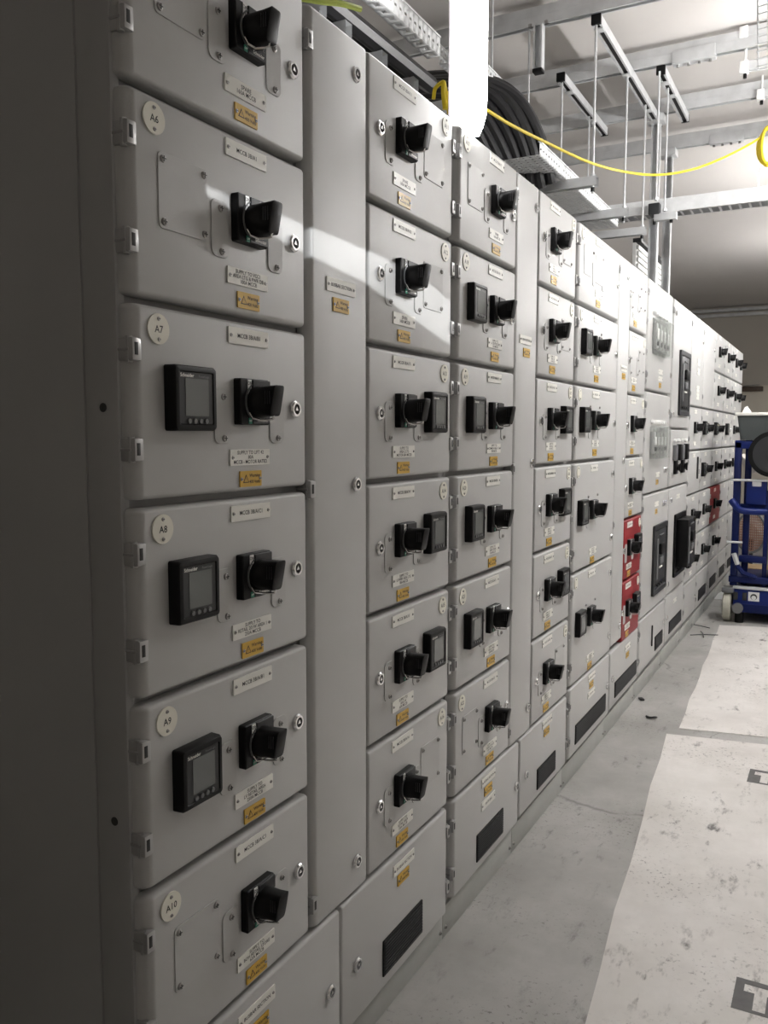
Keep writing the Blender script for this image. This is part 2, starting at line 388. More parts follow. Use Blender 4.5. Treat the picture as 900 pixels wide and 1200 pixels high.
class Cab:
    def __init__(s, name, y0, y1, label, plinth=(None, None), group=None, low=None):
        s.y0 = y0; s.r = thing(name, (0, y0, 0), label, 'cabinet', group)
        s.n = 0; m = MB(); m.box(-.92, -.034, 0, y1-y0, .44 if low else .1, 2.43, DARKGAP)
        if low:
            m.box(-.92, -.034, low[0]-y0, low[1]-y0, .1, .44, DARKGAP)
        s.body = m.build('carcass', s.r)
        if plinth[0] is not None:
            p = MB(); p.bbox(-.9, -.024, plinth[0]-y0+.001, plinth[1]-y0-.001, 0, .099, PLINTH, .0015)
            s.pl = p.build('plinth', s.r)
            for yy in (plinth[0]-y0+.02, plinth[1]-y0-.02): inst(ME_SCREW, 'screw', s.pl, (-.024, yy, .03))
    def p(s, me, name, y, z, x=0, parent=None, off=(0, 0, 0), label=None):
        return inst(me, name, parent or s.r, (x-off[0], y-(s.y0 if parent is None else 0)-off[1], z-off[2]), label=label)
    def door(s, y0, y1, z0, z1, hinge=0, lock=None, mt=PAINT, hz=None, label=None):
        d = inst(door_mesh(y1-y0, z1-z0, mt, hinge), 'door', s.r, (0, y0-s.y0, z0), label=label); d['o'] = 0; del d['o']
        s.d = d; s.dy = y0; s.dz = z0
        if hinge:
            hy = y0 if hinge > 0 else y1
            for z in (hz or (z1-.074, z0+.082)): s.on(ME_HINGE[hinge], 'hinge', hy, z, x=0)
        for l in (lock or ()): s.on(ME_LOCK, 'lock', l[0], l[1], x=0)
        return d
    def on(s, me, name, y, z, x=0.0002, label=None):             # a sub-part on the current door
        return inst(me, name, s.d, (x, y-s.dy, z-s.dz), label=label)
    def switch(s, y, z, off=False):
        b = inst(ME_BASE, 'rotary_switch', s.r, (.0002, y-s.y0, z))
        k = inst(ME_KNOB, 'knob', b, (0, .050, 0)); h = inst(ME_HASP, 'padlock_hasp', b, (0, .050, 0))
        if off: k.rotation_euler = (PI/2, 0, 0); h.rotation_euler = (PI/2, 0, 0)
        return b
    def meter(s, y, z, fine=True):
        b = inst(ME_BEZEL, 'power_meter', s.r, (.0002, y-s.y0, z)); inst(ME_SCR, 'screen', b)
        if fine:
            for k in range(4): inst(ME_BTN, 'button', b, (0, .034+k*.0145, -.0385))
        return b
    def comp(s, dl, dr, i, hinge, kind, disc=None, top=None, low=None, mt=PAINT, zt=None, zb=None, fine=True, lockz=None):
        zt = zt or ROWT[i]; zb = zb or ROWB[i]
        W = .483
        def yy(a): return dl+a if hinge > 0 else dr-.481+a
        L = hinge > 0
        s.door(dl, dr, zb, zt, hinge, [((dl+.439 if dr-dl < .6 else dr-.045) if L else yy(.056), lockz or zt-.157)], mt, label='red painted door' if mt is RED else None)
        s.on(disc_mesh(disc), 'number_disc', dl+.045 if L else dr-.045, zt-.037)
        if top: s.on(plate_mesh(top), 'name_plate', yy(.226 if L else .125), zt-.027)
        if low: s.on(plate_mesh(low), 'name_plate', yy(.226 if L else .125), zt-.252)
        s.on(ME_WARN, 'warning_plate', yy(.254 if L else .151), zt-.293)
        a, b = (.183, .351) if L else (.083, .245)
        for q in (a, b):
            s.on(ME_STRIP[.100], 'fixing_strip', yy(q), zt-.126)
            if fine:
                s.on(ME_SCREW, 'screw', yy(q+.025), zt-.141, .0022); s.on(ME_SCREW, 'screw', yy(q+.027), zt-.216, .0022)
        if kind in ('cover', 'blank'):
            c = .052 if L else .298
            s.on(ME_COVER, 'cover_plate', yy(c), zt-.084)
            if fine:
                for u in (.011, .112):
                    for w in (-.011, -.111): s.on(ME_SCREW, 'screw', yy(c+u), zt-.084+w, .0018)
        else:
            s.meter(yy(.057 if L else .308), zt-.148, fine)
        if kind != 'blank': s.switch(yy(.241 if L else .139), zt-.148)
    def plates(s, y, z, names=(), warn=None):
        for (dy, dz, t) in names: s.on(plate_mesh(t), 'name_plate', y+dy, z+dz)
        if warn: s.on(ME_WARN, 'warning_plate', y+warn[0], z+warn[1])
    def vent(s, y0, y1, z0, z1): s.on(vent_mesh(y1-y0, z1-z0), 'vent_grille', y0, z0)

# ------------------------------------------------------------------ the board
# A: nearest column
a = Cab('switchgear_cabinet', 1.012, 1.522, 'nearest grey switchgear cabinet, doors A6 to A10, with bare dark side panel', (1.012, 1.645), low=(1.012, 1.645))
A_TXT = [(None, ('SPARE', '160A MCCB')), ('MCCB 3B/A1', ('SUPPLY TO VCC1', 'AREA LTG & PWR DB', '100A MCCB')), ('MCCB 3B/A/B1', ('SUPPLY TO LIFT 42', '80A', 'MCCB - MOTOR RATED')),
         ('MCCB 3B/A/C1', ('SUPPLY TO', 'RETAIL 201W AREA 1', '250A MCCB')), ('MCCB 3B/A/B1', ('SUPPLY TO', 'LV RETAIL AREA', '250A MCCB')), ('MCCB 3B/A/C1', ('SUPPLY TO', 'BOH RETAIL STORE', '63A MCCB'))]
for i, k in enumerate(('cover', 'cover', 'meter', 'meter', 'meter', 'cover')):
    t = A_TXT[i]; a.comp(1.030, 1.513, i, 1, k, 'A%d' % (5+i), (t[0],) if t[0] else ('MCCB 3B/A',), t[1])
a.door(1.030, 1.645, ROWB[6], ROWT[6], 1, [(1.597, .256)])
a.plates(1.256, .404, ((0, -.012, ('BUSBAR SECTION',)),), (.033, -.055))
sp = MB(); sp.plate(0, 1, 0, 1, 0, 0, SIDE, r=.001, steps=((0, 0), (.001, 0)))
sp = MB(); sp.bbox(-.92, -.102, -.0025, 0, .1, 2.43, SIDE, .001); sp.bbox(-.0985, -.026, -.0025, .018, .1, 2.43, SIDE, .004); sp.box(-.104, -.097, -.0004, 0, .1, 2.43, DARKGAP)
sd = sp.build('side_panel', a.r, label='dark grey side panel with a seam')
for z in (1.592, .897, .25, 2.25):
    inst(MB().cyl((-.059, -.0035, 0), (-.059, .0, 0), .0075, INK, n=14).mesh('hole_plug'), 'hole_plug', sd, (0, 0, z))

# B: narrow bus section column
b = Cab('switchgear_cabinet', 1.523, 1.776, 'narrow tall grey busbar panel between nearest column and second column', low=None)
b.body.data = MB().box(-.92, -.034, 0, .253, .44, 2.43, DARKGAP).mesh('carcass')
b.door(1.540, 1.774, .442, 2.427, 1, [(1.720, 2.351), (1.720, 1.434), (1.720, .518)], hz=(2.354, 1.432, .50))
b.plates(1.594, 1.875, ((0, 0, ('BUSBAR SECTION',)),), (.026, -.041))

# C
c = Cab('switchgear_cabinet', 1.777, 2.288, 'grey switchgear cabinet with doors A11 to A16, right of the narrow busbar panel', (1.647, 2.290), low=(1.647, 2.288))
for i, k in enumerate(('cover', 'cover', 'meter', 'meter', 'meter', 'cover')):
    c.comp(1.779, 2.259, i, -1, k, 'A%d' % (11+i), ('MCCB 3B/A/%d' % (11+i),), (('SPARE', '160A MCCB'), ('SPARE', '160A MCCB'), ('SUPPLY TO', 'AREA 2 LTG', 'MOTOR 80A MCCB'), ('SUPPLY TO', 'LOWER AREA LTG', '80A MCCB'), ('SUPPLY TO', 'AHU 14', '63A MCCB'), ('SUPPLY TO', 'RETAIL AREA', '100A MCCB'))[i])
c.door(1.648, 2.259, ROWB[6], ROWT[6], -1, [(1.721, .253)])
c.plates(1.913, .398, ((0, 0, ('BUSBAR SECTION',)),), (.024, -.036)); c.vent(1.855, 2.088, .140, .238)

# D
d = Cab('switchgear_cabinet', 2.289, 2.797, 'grey switchgear cabinet with doors A17 to A22, below the hanging light', (2.290, 2.905), low=(2.289, 2.905))
for i, k in enumerate(('cover', 'meter', 'meter', 'meter', 'meter', 'cover')):
    d.comp(2.318, 2.792, i, 1, k, 'A%d' % (17+i), ('MCCB 3B/A/%d' % (17+i),), (('SPARE', '160A MCCB'), ('SUPPLY TO', 'L1 CENTRE STAIR', '63A MCCB'), ('SUPPLY TO', 'COMMON AREA LTG', '80A MCCB'), ('SUPPLY TO', 'AREA 3 PWR', '100A MCCB'), ('SUPPLY TO', 'AREA 4 PWR', '100A MCCB'), ('SUPPLY TO', 'TENANT SPACE', '63A MCCB'))[i])
d.door(2.318, 2.905, ROWB[6]+.02, ROWT[6], 1, [(2.877, .275)])
d.plates(2.537, .408, ((0, 0, ('BUSBAR SECTION',)), (0, -.079, ('EARTH BAR',))), (.026, -.038)); d.vent(2.499, 2.740, .157, .249)

# E: narrow
e = Cab('switchgear_cabinet', 2.798, 3.030, 'second narrow tall grey busbar panel, right of doors A17 to A22')
e.body.data = MB().box(-.92, -.034, 0, .232, .44, 2.43, DARKGAP).mesh('carcass')
e.door(2.806, 3.026, .442, 2.427, 1, [(2.995, 2.351), (2.990, 1.447), (2.990, .537)], hz=(2.354, 1.432, .50))
e.plates(2.84, 1.880, ((0, 0, ('BUSBAR SECTION',)),), (.04, -.043))

# F
f = Cab('switchgear_cabinet', 3.031, 3.545, 'grey switchgear cabinet with doors A23 to A28, right of the second narrow panel', (2.907, 3.545), low=(2.907, 3.545))
for i, k in enumerate(('cover', 'cover', 'meter', 'meter', 'meter', 'cover')):
    f.comp(3.040, 3.513, i, -1, k, 'A%d' % (23+i), ('MCCB 3B/A/%d' % (23+i),), ('SUPPLY TO', 'AREA LTG', '63A MCCB'))
f.door(2.917, 3.513, ROWB[6]+.03, ROWT[6], -1, [(2.986, .278)])
f.plates(3.178, .408, ((0, 0, ('BUSBAR SECTION',)),), (.022, -.038)); f.vent(3.120, 3.355, .168, .251)

# G: wide column, two tall lower compartments
g = Cab('switchgear_cabinet', 3.546, 4.285, 'wide grey cabinet with two tall lower meter doors and a long black vent', (3.546, 4.285))
def wide(cb, dl, dr, zt, zb, kind, mz, plz, lpz, locks):
    cb.door(dl, dr, zb, zt, 1, locks)
    cb.on(disc_mesh(''), 'number_disc', dl+.045, zt-.037); cb.on(plate_mesh(('MCCB 3B/B',)), 'name_plate', dl+.245, plz)
    cb.on(plate_mesh(('SUPPLY TO', 'AREA PWR', '250A MCCB')), 'name_plate', dl+.25, lpz); cb.on(ME_WARN, 'warning_plate', dl+.272, lpz-.041)
    if kind == 'meter':
        cb.meter(dl+.045, mz, False); cb.switch(dl+.240, mz)
        for q in (.19, .35): cb.on(ME_STRIP[.100], 'fixing_strip', dl+q, mz+.02)
    else:
        cb.on(ME_COVER, 'cover_plate', dl+.06, zt-.075); cb.on(ME_COVER, 'cover_plate', dl+.25, zt-.085)
        for q in (.20, .37): cb.on(ME_STRIP[.100], 'fixing_strip', dl+q, zt-.126)
    for u in (.215, .377): cb.on(ME_SCREW, 'screw', dl+u, mz+.06, .0005)
wide(g, 3.572, 4.272, 2.427, 2.105, 'blank', 2.28, 2.400, 2.175, [(4.235, 2.27)])
wide(g, 3.572, 4.272, 2.091, 1.771, 'meter', 1.945, 2.064, 1.843, [(4.237, 1.939)])
wide(g, 3.572, 4.272, 1.758, 1.442, 'meter', 1.615, 1.731, 1.512, [(4.232, 1.606)])
wide(g, 3.572, 4.272, 1.428, .960, 'meter', 1.214, 1.401, 1.021, [(4.226, 1.361), (4.224, 1.045)])
wide(g, 3.572, 4.272, .946, .462, 'meter', .724, .918, .525, [(4.222, .870), (4.235, .551)])
g.door(3.572, 4.270, ROWB[6]+.03, .448, 1, [(4.228, .294)])
g.plates(3.86, .420, ((0, 0, ('BUSBAR SECTION',)), (0, -.079, ('EARTH BAR',))), (.026, -.038)); g.vent(3.656, 4.198, .175, .264)

# N: narrow strip
n = Cab('switchgear_cabinet', 4.286, 4.525, 'narrow plain grey panel left of the column with two red doors')
n.body.data = MB().box(-.92, -.034, 0, .239, .46, 2.43, DARKGAP).mesh('carcass')
n.door(4.290, 4.520, .475, 2.427, 1, [(4.455, 2.345), (4.45, 1.42), (4.465, .555)], hz=(2.354, 1.10))
n.plates(4.352, 1.885, ((0, 0, ('BUSBAR SECTION',)),), (.03, -.039))

# H: two red doors
h = Cab('switchgear_cabinet', 4.526, 4.975, 'grey cabinet whose two lowest switch doors are painted red', (4.286, 4.975), low=(4.286, 4.975))
for i, k in enumerate(('blank', 'blank', 'sw', 'sw', 'meter', 'meter')):
    red = RED if i > 3 else PAINT
    if k == 'sw':
        h.comp(4.530, 4.948, i, -1, 'cover', '', ('MCCB 3B/B/%d' % i,), ('SUPPLY TO', 'AREA PWR'), red, fine=False)
    else:
        h.comp(4.530, 4.948, i, -1, k, '', ('MCCB 3B/B/%d' % i,), ('SUPPLY TO', 'AREA PWR'), red, fine=(k == 'blank'))
h.door(4.292, 4.948, ROWB[6]+.04, ROWT[6]+.01, -1, [(4.342, .300)])
h.plates(4.62, .395, ((0, 0, ('BUSBAR',)),), (.03, -.045)); h.vent(4.398, 4.915, .183, .267)

# I: instrument column with clear covers and a black breaker front
def clear_cover(cb, y0, y1, z0, z1, depth, nb, label):
    w = (y1-y0)/nb
    inner = MB()
    for k in range(nb):
        yy = y0-cb.y0+k*w+w*.16; inner.bbox(.0, .022, yy, yy+w*.66, z0+.03, z1-.03, RELAY, .004)
        inner.bbox(.022, .028, yy+.01, yy+w*.66-.01, z0+.08, z1-.06, WHITE, .002); inner.bbox(.022, .034, yy+.02, yy+w*.5, z0+.045, z0+.07, DGREY, .003)
    base = inner.build('relay_row', cb.r, label=label)
    for k in range(nb):
        m = MB(); ya = y0-cb.y0+k*w+.004; m.plate(ya, ya+w-.008, z0, z1, .0, depth, CLEAR, r=.008, ins=.004); inst(m.mesh('clear_cover'), 'clear_cover', base)
    kn = MB()
    for k in range(nb*2):
        yy = y0-cb.y0+(k+.5)*w/2; kn.cyl((.004, yy, z1+.028), (.02, yy, z1+.028), .012, WHITE, n=10)
    inst(kn.mesh('indicator_row'), 'indicator_row', base)
def breaker(cb, y0, y1, z0, z1, proud=.014, body=.0):
    fr = MB(); W = y1-y0; y = y0-cb.y0
    rings = []
    for x, k in ((0, 0), (proud, 0), (proud, .03), (proud-.008, .034)): rings.append([(x, a_, b_) for a_, b_ in rr(y+k, y+W-k, z0+k, z1-k, .012 if k == 0 else .006, 3)])
    fr.loft(rings, DGREY if body == 0 else BLACK)
    o = fr.build('breaker_frame', cb.r)
    m = MB(); x = proud-.010; H = z1-z0
    dpt = x+.008+body
    m.bbox(x, dpt, y+.055, y+W-.055, z0+.16*H, z1-.08*H, DGREY if body == 0 else BLACK, .005)
    m.bbox(dpt, dpt+.006, y+.075, y+.115, z0+.22*H, z1-.2*H, MGREY, .002); m.bbox(dpt, dpt+.02, y+.15, y+.27, z0+.56*H, z0+.72*H, BLACK, .008)
    m.bbox(dpt, dpt+.012, y+.16, y+.26, z0+.42*H, z0+.52*H, MGREY, .004); m.bbox(dpt, dpt+.006, y+.16, y+.25, z0+.36*H, z0+.385*H, WHITEP, .001); m.bbox(dpt, dpt+.006, y+.15, y+.28, z1-.17*H, z1-.15*H, MGREY, .001)
    inst(m.mesh('breaker_face'), 'breaker_face', o)
    m = MB(); m.bbox(x, proud-.002, y+.05, y+W-.05, z0+.05, z0+.14*H+.01, BLACK, .003)
    for q in (.1, .17, .24): m.bbox(proud-.003, proud+.006, y+q, y+q+.04, z0+.06, z0+.12*H, DGREY, .002)
    inst(m.mesh('control_strip'), 'control_strip', o)
I = Cab('switchgear_cabinet', 4.976, 5.795, 'wide grey cabinet with clear plastic instrument covers and flush black breaker below', (4.976, 5.795))
I.door(5.000, 5.745, 1.812, 2.427, 1, [(5.72, 1.93)], label=None)
I.plates(5.33, 1.93, ((0, 0, ()), (0, -.04, ())), (.02, -.08))
clear_cover(I, 5.11, 5.52, 2.02, 2.225, .05, 4, 'grey relays under clear plastic covers')
I.door(5.000, 5.745, 1.212, 1.798, 1, [(5.60, 1.33), (5.66, 1.33), (5.70, 1.70)])
I.plates(5.33, 1.31, ((0, 0, ()),), (.02, -.045)); clear_cover(I, 5.12, 5.53, 1.412, 1.60, .05, 4, 'grey relays under clear plastic covers')
I.door(5.000, 5.790, .482, 1.198, 1, [(5.60, 1.12), (5.66, 1.12), (5.74, .60)])
I.plates(5.33, 1.13, ((0, 0, ()),), (.02, -.045)); breaker(I, 5.30, 5.735, .566, 1.000)
I.door(5.000, 5.790, ROWB[6]+.05, .468, 1, [(5.74, .33)]); I.vent(5.465, 5.712, .193, .284); I.on(MB().bbox(0, .008, 0, .012, 0, .13, INK, .002).mesh('pull_handle'), 'pull_handle', 5.35, .25)

J = Cab('switchgear_cabinet', 5.796, 6.535, 'grey cabinet with tall black breaker window above and protruding black breaker below', (5.796, 6.535))
J.door(5.815, 6.525, 1.60, 2.427, 1, [(5.86, 1.69), (5.86, 2.34)])
J.on(plate_mesh(()), 'name_plate', 6.05, 2.33); breaker(J, 6.040, 6.450, 1.685, 2.122)
J.door(5.815, 6.525, 1.212, 1.586, 0, [(5.87, 1.285)])
for q, yy in enumerate((5.93, 6.07, 6.21, 6.35)):
    J.on(MB().cyl((0, 0, 0), (.018, 0, 0), .013, WHITE, n=12).mesh('indicator_lamp'), 'indicator_lamp', yy, 1.515, label=None)
    if q % 2: J.p(MB().bbox(0, .028, 0, .085, -.055, .055, BLACK, .004).mesh('relay'), 'relay', yy-.03, 1.435)
    else: J.p(MB().bbox(0, .02, 0, .09, -.05, .05, MGREY, .004).mesh('relay'), 'relay', yy-.03, 1.435, label='grey relay')
for yy in (5.94, 6.22):
    m = MB(); m.bbox(0, .02, 0, .075, -.045, .045, BLACK, .004); m.cyl((.02, .037, 0), (.034, .037, 0), .022, BLACK, n=14); m.bbox(.034, .042, .029, .045, -.028, .028, BLACK, .002); J.p(m.mesh('selector_switch'), 'selector_switch', yy, 1.335)
J.door(5.815, 6.525, .487, 1.198, 0, [(5.86, 1.12), (5.90, 1.12), (5.86, .56)])
J.on(plate_mesh(()), 'name_plate', 6.10, 1.13); breaker(J, 6.030, 6.470, .576, 1.010, .014, .075)
J.door(5.815, 6.525, ROWB[6]+.06, .473, 0, [(5.87, .33)]); J.vent(5.955, 6.440, .200, .284); J.on(plate_mesh(()), 'name_plate', 6.10, .40)

def far(cb, dl, dr, rows, mt=None, hinge=1, merge=(), vent=True):
    zt = ROWT; zb = ROWB; i = 0
    while i < 7:
        j = i
        while (j+1) in merge and j+1 < 7: j += 1
        m_ = (mt or {}).get(i, PAINT)
        cb.door(dl, dr, zb[j]+(.05 if j == 6 else 0), zt[i], hinge, [(dl+.06 if hinge < 0 else dr-.06, zt[i]-.16)], m_, label='red painted door' if m_ is RED else None)
        if i < 6:
            cb.on(plate_mesh(()), 'name_plate', dl+.2, zt[i]-.03)
            k = rows.get(i)
            if k: cb.on(plate_mesh(()), 'name_plate', dl+.2, zt[i]-.27)
            if k in ('sw', 'both'): cb.switch(dl+.20, zt[i]-.15)
            if k in ('met', 'both'): cb.meter(dl+.05 if k == 'both' else dl+.2, zt[i]-.15, False)
        elif vent: cb.vent(dl+.12, dr-.12, .20, .29)
        i = j+1
K = Cab('switchgear_cabinet', 6.536, 7.145, 'grey cabinet just right of the protruding black breaker, tall plain white upper door', (6.536, 7.145))
far(K, 6.560, 7.130, {2: 'sw', 4: 'sw', 5: 'both'}, merge=(1,), vent=False)
K2 = Cab('switchgear_cabinet', 7.146, 7.805, 'grey cabinet with tall plain upper door and three stacked twin handles', (7.146, 7.805))
far(K2, 7.160, 7.795, {2: 'both', 3: 'both', 4: 'sw', 5: 'sw'}, merge=(1,))
L_ = Cab('switchgear_cabinet', 7.806, 8.455, 'grey cabinet at the blue lift with one small red door', (7.806, 8.455))
far(L_, 7.825, 8.445, {0: 'sw', 1: 'sw', 2: 'both', 3: 'sw', 4: 'sw', 5: 'sw'}, {4: RED})
Mm = Cab('switchgear_cabinet', 8.456, 9.105, 'second last grey cabinet at the far end, partly behind the blue lift', (8.456, 9.105))
far(Mm, 8.475, 9.095, {0: 'sw', 1: 'sw', 2: 'met', 3: 'sw'})
Nn = Cab('switchgear_cabinet', 9.106, 10.02, 'last grey cabinet at the far end of the row', (9.106, 10.02))
far(Nn, 9.125, 10.01, {0: 'sw', 1: 'sw', 2: 'sw', 3: 'sw'})
for zz in (0, 1): Nn.switch(9.72, ROWT[zz]-.15)
K.p(MB().bbox(0, .012, -.01, .01, -.085, .085, INK, .003).mesh('pull_handle'), 'pull_handle', 6.98, 1.30)
# white labels on K's tall door
K.d = [o for o in K.r.children if o.name.startswith('door')][0]; K.dy = 6.560; K.dz = ROWB[1]
for z0, hh in ((2.10, .05), (2.03, .05), (1.90, .05), (1.845, .05)): K.on(plate_mesh((), .05), 'name_plate', 6.83, z0)

# ------------------------------------------------------------------ floor protection sheets
def sheet(name, corners, label):
    cx = sum(p[0] for p in corners)/4; cy = sum(p[1] for p in corners)/4
    m = MB(); k = 10
    def edge(p, q, seed):
        out = []
        for i in range(k):
            t = i/k; x = p[0]+(q[0]-p[0])*t; y = p[1]+(q[1]-p[1])*t
            if 0 < i: x += .006*math.sin(seed*3+i*2.1); y += .004*math.sin(seed+i*1.7)
            out.append((x-cx, y-cy))
        return out
    pts = []
    for i in range(4): pts += edge(corners[i], corners[(i+1) % 4], i+1.3)
    m.loft([[(x, y, 0) for x, y in pts], [(x, y, .003) for x, y in pts]], SHEETM)
    o = m.build(name, None, (cx, cy, .0005), label=label, cat='floor sheet', group=None)
    return o, cx, cy
s1, sx, sy = sheet('floor_protection_sheet', [(.57, .9), (2.3, .75), (2.3, 4.85), (.2505, 4.50)], 'near scuffed white protection sheet on floor with dark printed marks')
def print_mark(x0, y0, w, h):      # dark printed block with pale letter, read along +x
    m = MB(); z = .0035
    def q(a, b, c_, d_): m.poly([(x0+a-sx, y0+b-sy, z), (x0+c_-sx, y0+b-sy, z), (x0+c_-sx, y0+d_-sy, z), (x0+a-sx, y0+d_-sy, z)], SHEETPRINT)
    t0, t1, st0, st1, zb_, bar, zt_ = .024, .115, .052, .084, .10*h, .62*h, .84*h
    q(0, 0, t0, h); q(t0, zt_, w, h); q(t0, 0, w, zb_); q(t0, zb_, st0, bar); q(st1, zb_, w, bar); q(t1, bar, w, zt_)
    o = m.build('printed_mark', s1); return o
print_mark(.795, 2.37, .30, .15); print_mark(.680, 4.03, .30, .17)
sheet('floor_protection_sheet', [(.2935, 4.62), (2.3, 5.0), (2.3, 7.95), (.163, 7.36)], 'far bright white protection sheet on floor in front of blue lift')

# small debris on the floor
def deb(name, mb, loc, label, cat, rot=None): o = mb.build(name, None, loc, label=label, cat=cat, rot=rot)
m = MB(); m.tube(spline([(-.028, .01, .006), (-.005, -.012, .008), (.02, -.006, .012), (.026, .012, .007)]), .006, RUBBER, 6); deb('cable_offcut', m, (.131, 4.718, 0), 'small curled black cable offcut on bare floor near far sheet', 'cable offcut')
m = MB(); m.tube(spline([(-.09, -.06, .005), (0, 0, .007), (.10, .04, .005)]), .004, RUBBER, 6); deb('cable_tie', m, (.10, 6.93, 0), 'thin black strip lying on floor before the far sheet', 'cable tie')
m = MB(); m.tube(spline([(-.03, .10, .005), (0, 0, .012), (.02, -.10, .005)]), .004, RUBBER, 6); deb('cable_tie', m, (.095, 6.92, .004), 'short black strip crossing another on the floor', 'cable tie')
m = MB(); m.tube(spline([(-.10, .05, .004), (0, 0, .005), (.09, -.05, .004)]), .003, RUBBER, 6); deb('cable_tie', m, (.02, 7.25, 0), 'lone thin black strip on floor beside cabinet plinth', 'cable tie')
m = MB(); m.bbox(-.012, .012, -.02, .02, 0, .012, INK, .003); deb('rubber_scrap', m, (.015, 5.03, 0), 'tiny black scrap at foot of the plinth', 'scrap', (0, 0, .6))
m = MB()
for i in range(9):
    x_, y_ = random.uniform(-.1, .1), random.uniform(-.12, .12)
pts = [(-.13, -.10, 0), (-.02, -.16, .01), (.12, -.09, 0), (.14, .08, .01), (.02, .15, 0), (-.12, .09, .02)]
top = [(-.06, -.05, .05), (0, -.07, .09), (.06, -.03, .06), (.07, .04, .10), (.01, .06, .06), (-.05, .04, .08)]
m.loft([pts, top], WHITE); deb('plastic_sheet', m, (.10, 8.65, 0), 'crumpled white plastic on floor behind lift wheel', 'plastic sheet')

# ------------------------------------------------------------------ overhead steel
def channel(mb, p0, p1, w=.041, h=.041, m=GALV, slot=True, flip=1):
    """strut channel between two points (along x, y or z) with an open slotted side facing down"""
    p0 = Vector(p0); p1 = Vector(p1); d = (p1-p0).normalized(); L = (p1-p0).length
    if abs(d.z) > .9: sx_, sz_ = Vector((1, 0, 0)), Vector((0, 1, 0))
    else: sx_ = Vector((0, 0, 1)).cross(d).normalized(); sz_ = Vector((0, 0, 1))
    t = .003
    prof = [(-w/2, 0), (-w/2, h), (w/2, h), (w/2, 0), (w/2-.009, 0), (w/2-.009, .006), (w/2-t, .006), (w/2-t, h-t), (-w/2+t, h-t), (-w/2+t, .006), (-w/2+.009, .006), (-w/2+.009, 0)]
    if flip < 0: prof = [(a_, h-b_) for a_, b_ in prof]
    rings = [[tuple(p+sx_*a_+sz_*b_) for a_, b_ in prof] for p in (p0, p1)]
    mb.loft(rings, m, False, False)
    return mb
def endcap(w=.041, h=.041): return MB().bbox(-w/2-.001, w/2+.001, -.004, .012, -.001, h+.001, BLACK, .002)
names = ['nearest', 'second', 'third', 'fourth']
for i, y in enumerate((3.874, 4.553, 5.22, 5.875)):
    t = thing('ceiling_channel', (0, y, ZH), '%s double steel channel running across under the ceiling' % names[i].replace('nearest', 'closest'), 'steel channel', None)
    inst(channel(MB(), (XW0+.02, 0, 0), (XW1-.02, 0, 0)).mesh('lower_channel'), 'lower_channel', t)
    inst(channel(MB(), (XW0+.02, 0, .0415), (XW1-.02, 0, .0415), flip=-1).mesh('upper_channel'), 'upper_channel', t)
    for x in (-1.2, 2.2): inst(MB().bbox(x-.03, x+.03, -.03, .03, .082, .1, GALV, .002).mesh('fixing_bracket'), 'fixing_bracket', t)
    if i in (1, 3):
        x0 = (.27, None, 0)[0] if i == 1 else .27
        q = MB(); q.bbox(x0-.10, x0+.10, -.028, .028, -.012, .05, GALV, .003)
        cl_ = q.build('splice_plate', t)
        for k in range(4): inst(MB().cyl((0, 0, -.024), (0, 0, -.012), .008, STEEL, n=6).mesh('bolt'), 'bolt', cl_, (x0-.075+k*.05, 0, 0))
# far beam
t = thing('ceiling_channel', (0, 13.97, 3.335), 'pair of bright steel channels against the far wall under the ceiling', 'steel channel')
inst(MB().bbox(XW0+.1, XW1-.1, -.02, .05, 0, .045, GALV, .004).mesh('lower_channel'), 'lower_channel', t)
inst(MB().bbox(XW0+.1, XW1-.1, -.02, .05, .075, .12, GALV, .004).mesh('upper_channel'), 'upper_channel', t)

# long hanging channels, open side down (board direction)
def along(x, z, u, y0=3.0, y1=7.0):      # y on a line parallel to the board that is seen at column u
    for _ in range(40):
        ym = (y0+y1)/2; d = Vector((x, ym, z))-CP
        if 450+F*d.dot(rt)/d.dot(fw) < u: y0 = ym
        else: y1 = ym
    return ym
def hang_channel(p0, p1, rods, label):
    (x0, y0), (x1, y1) = p0, p1; x = (x0+x1)/2; zb = ZH-.044
    t = thing('hanging_channel', (x, y0, zb), label, 'steel channel')
    inst(channel(MB(), (0, 0, 0), (0, y1-y0, 0)).mesh('channel'), 'channel', t)
    inst(MB().box(-.010, .010, 0, y1-y0, .008, .012, BLACK).mesh('dark_slot'), 'dark_slot', t)
    for yy in (0, y1-y0): inst(endcap().mesh('end_cap'), 'end_cap', t, (0, yy, 0))
    for yy in rods: inst(MB().bbox(-.02, .02, -.02, .02, -.006, .001, GALV, .001).mesh('washer'), 'washer', t, (0, yy-y0, 0))
    return x, zb
hx1 = hang_channel(az(699, 28, ZH-.044), az(771, 149, ZH-.044), (3.93, 4.47, 5.0), 'longest hanging black-slotted channel, in the middle of the three')
hx2 = hang_channel(az(657, 95, ZH-.044), az(708, 159, ZH-.044), (4.55, 5.0), 'short black-slotted hanging channel, leftmost of the three')
hx3 = hang_channel(az(774, 87, ZH-.044), az(803, 143, ZH-.044), (4.66, 4.85), 'short black-slotted hanging channel, rightmost of the three')
# short vertical drop with black cap
x_, z_ = ay(632, 84, 3.874)
t = thing('drop_bracket', (x_, 3.84, ZH), 'short vertical steel channel with black end cap under the closest ceiling channel', 'steel channel')
inst(channel(MB(), (0, 0, z_-ZH), (0, 0, .0)).mesh('channel'), 'channel', t)
inst(MB().bbox(-.022, .022, -.002, .043, z_-ZH-.012, z_-ZH+.004, BLACK, .002).mesh('end_cap'), 'end_cap', t)
for k in (-.04, .035): inst(MB().cyl((k, .02, 0), (k, .02, .012), .012, STEEL, n=6).mesh('bolt'), 'bolt', t)

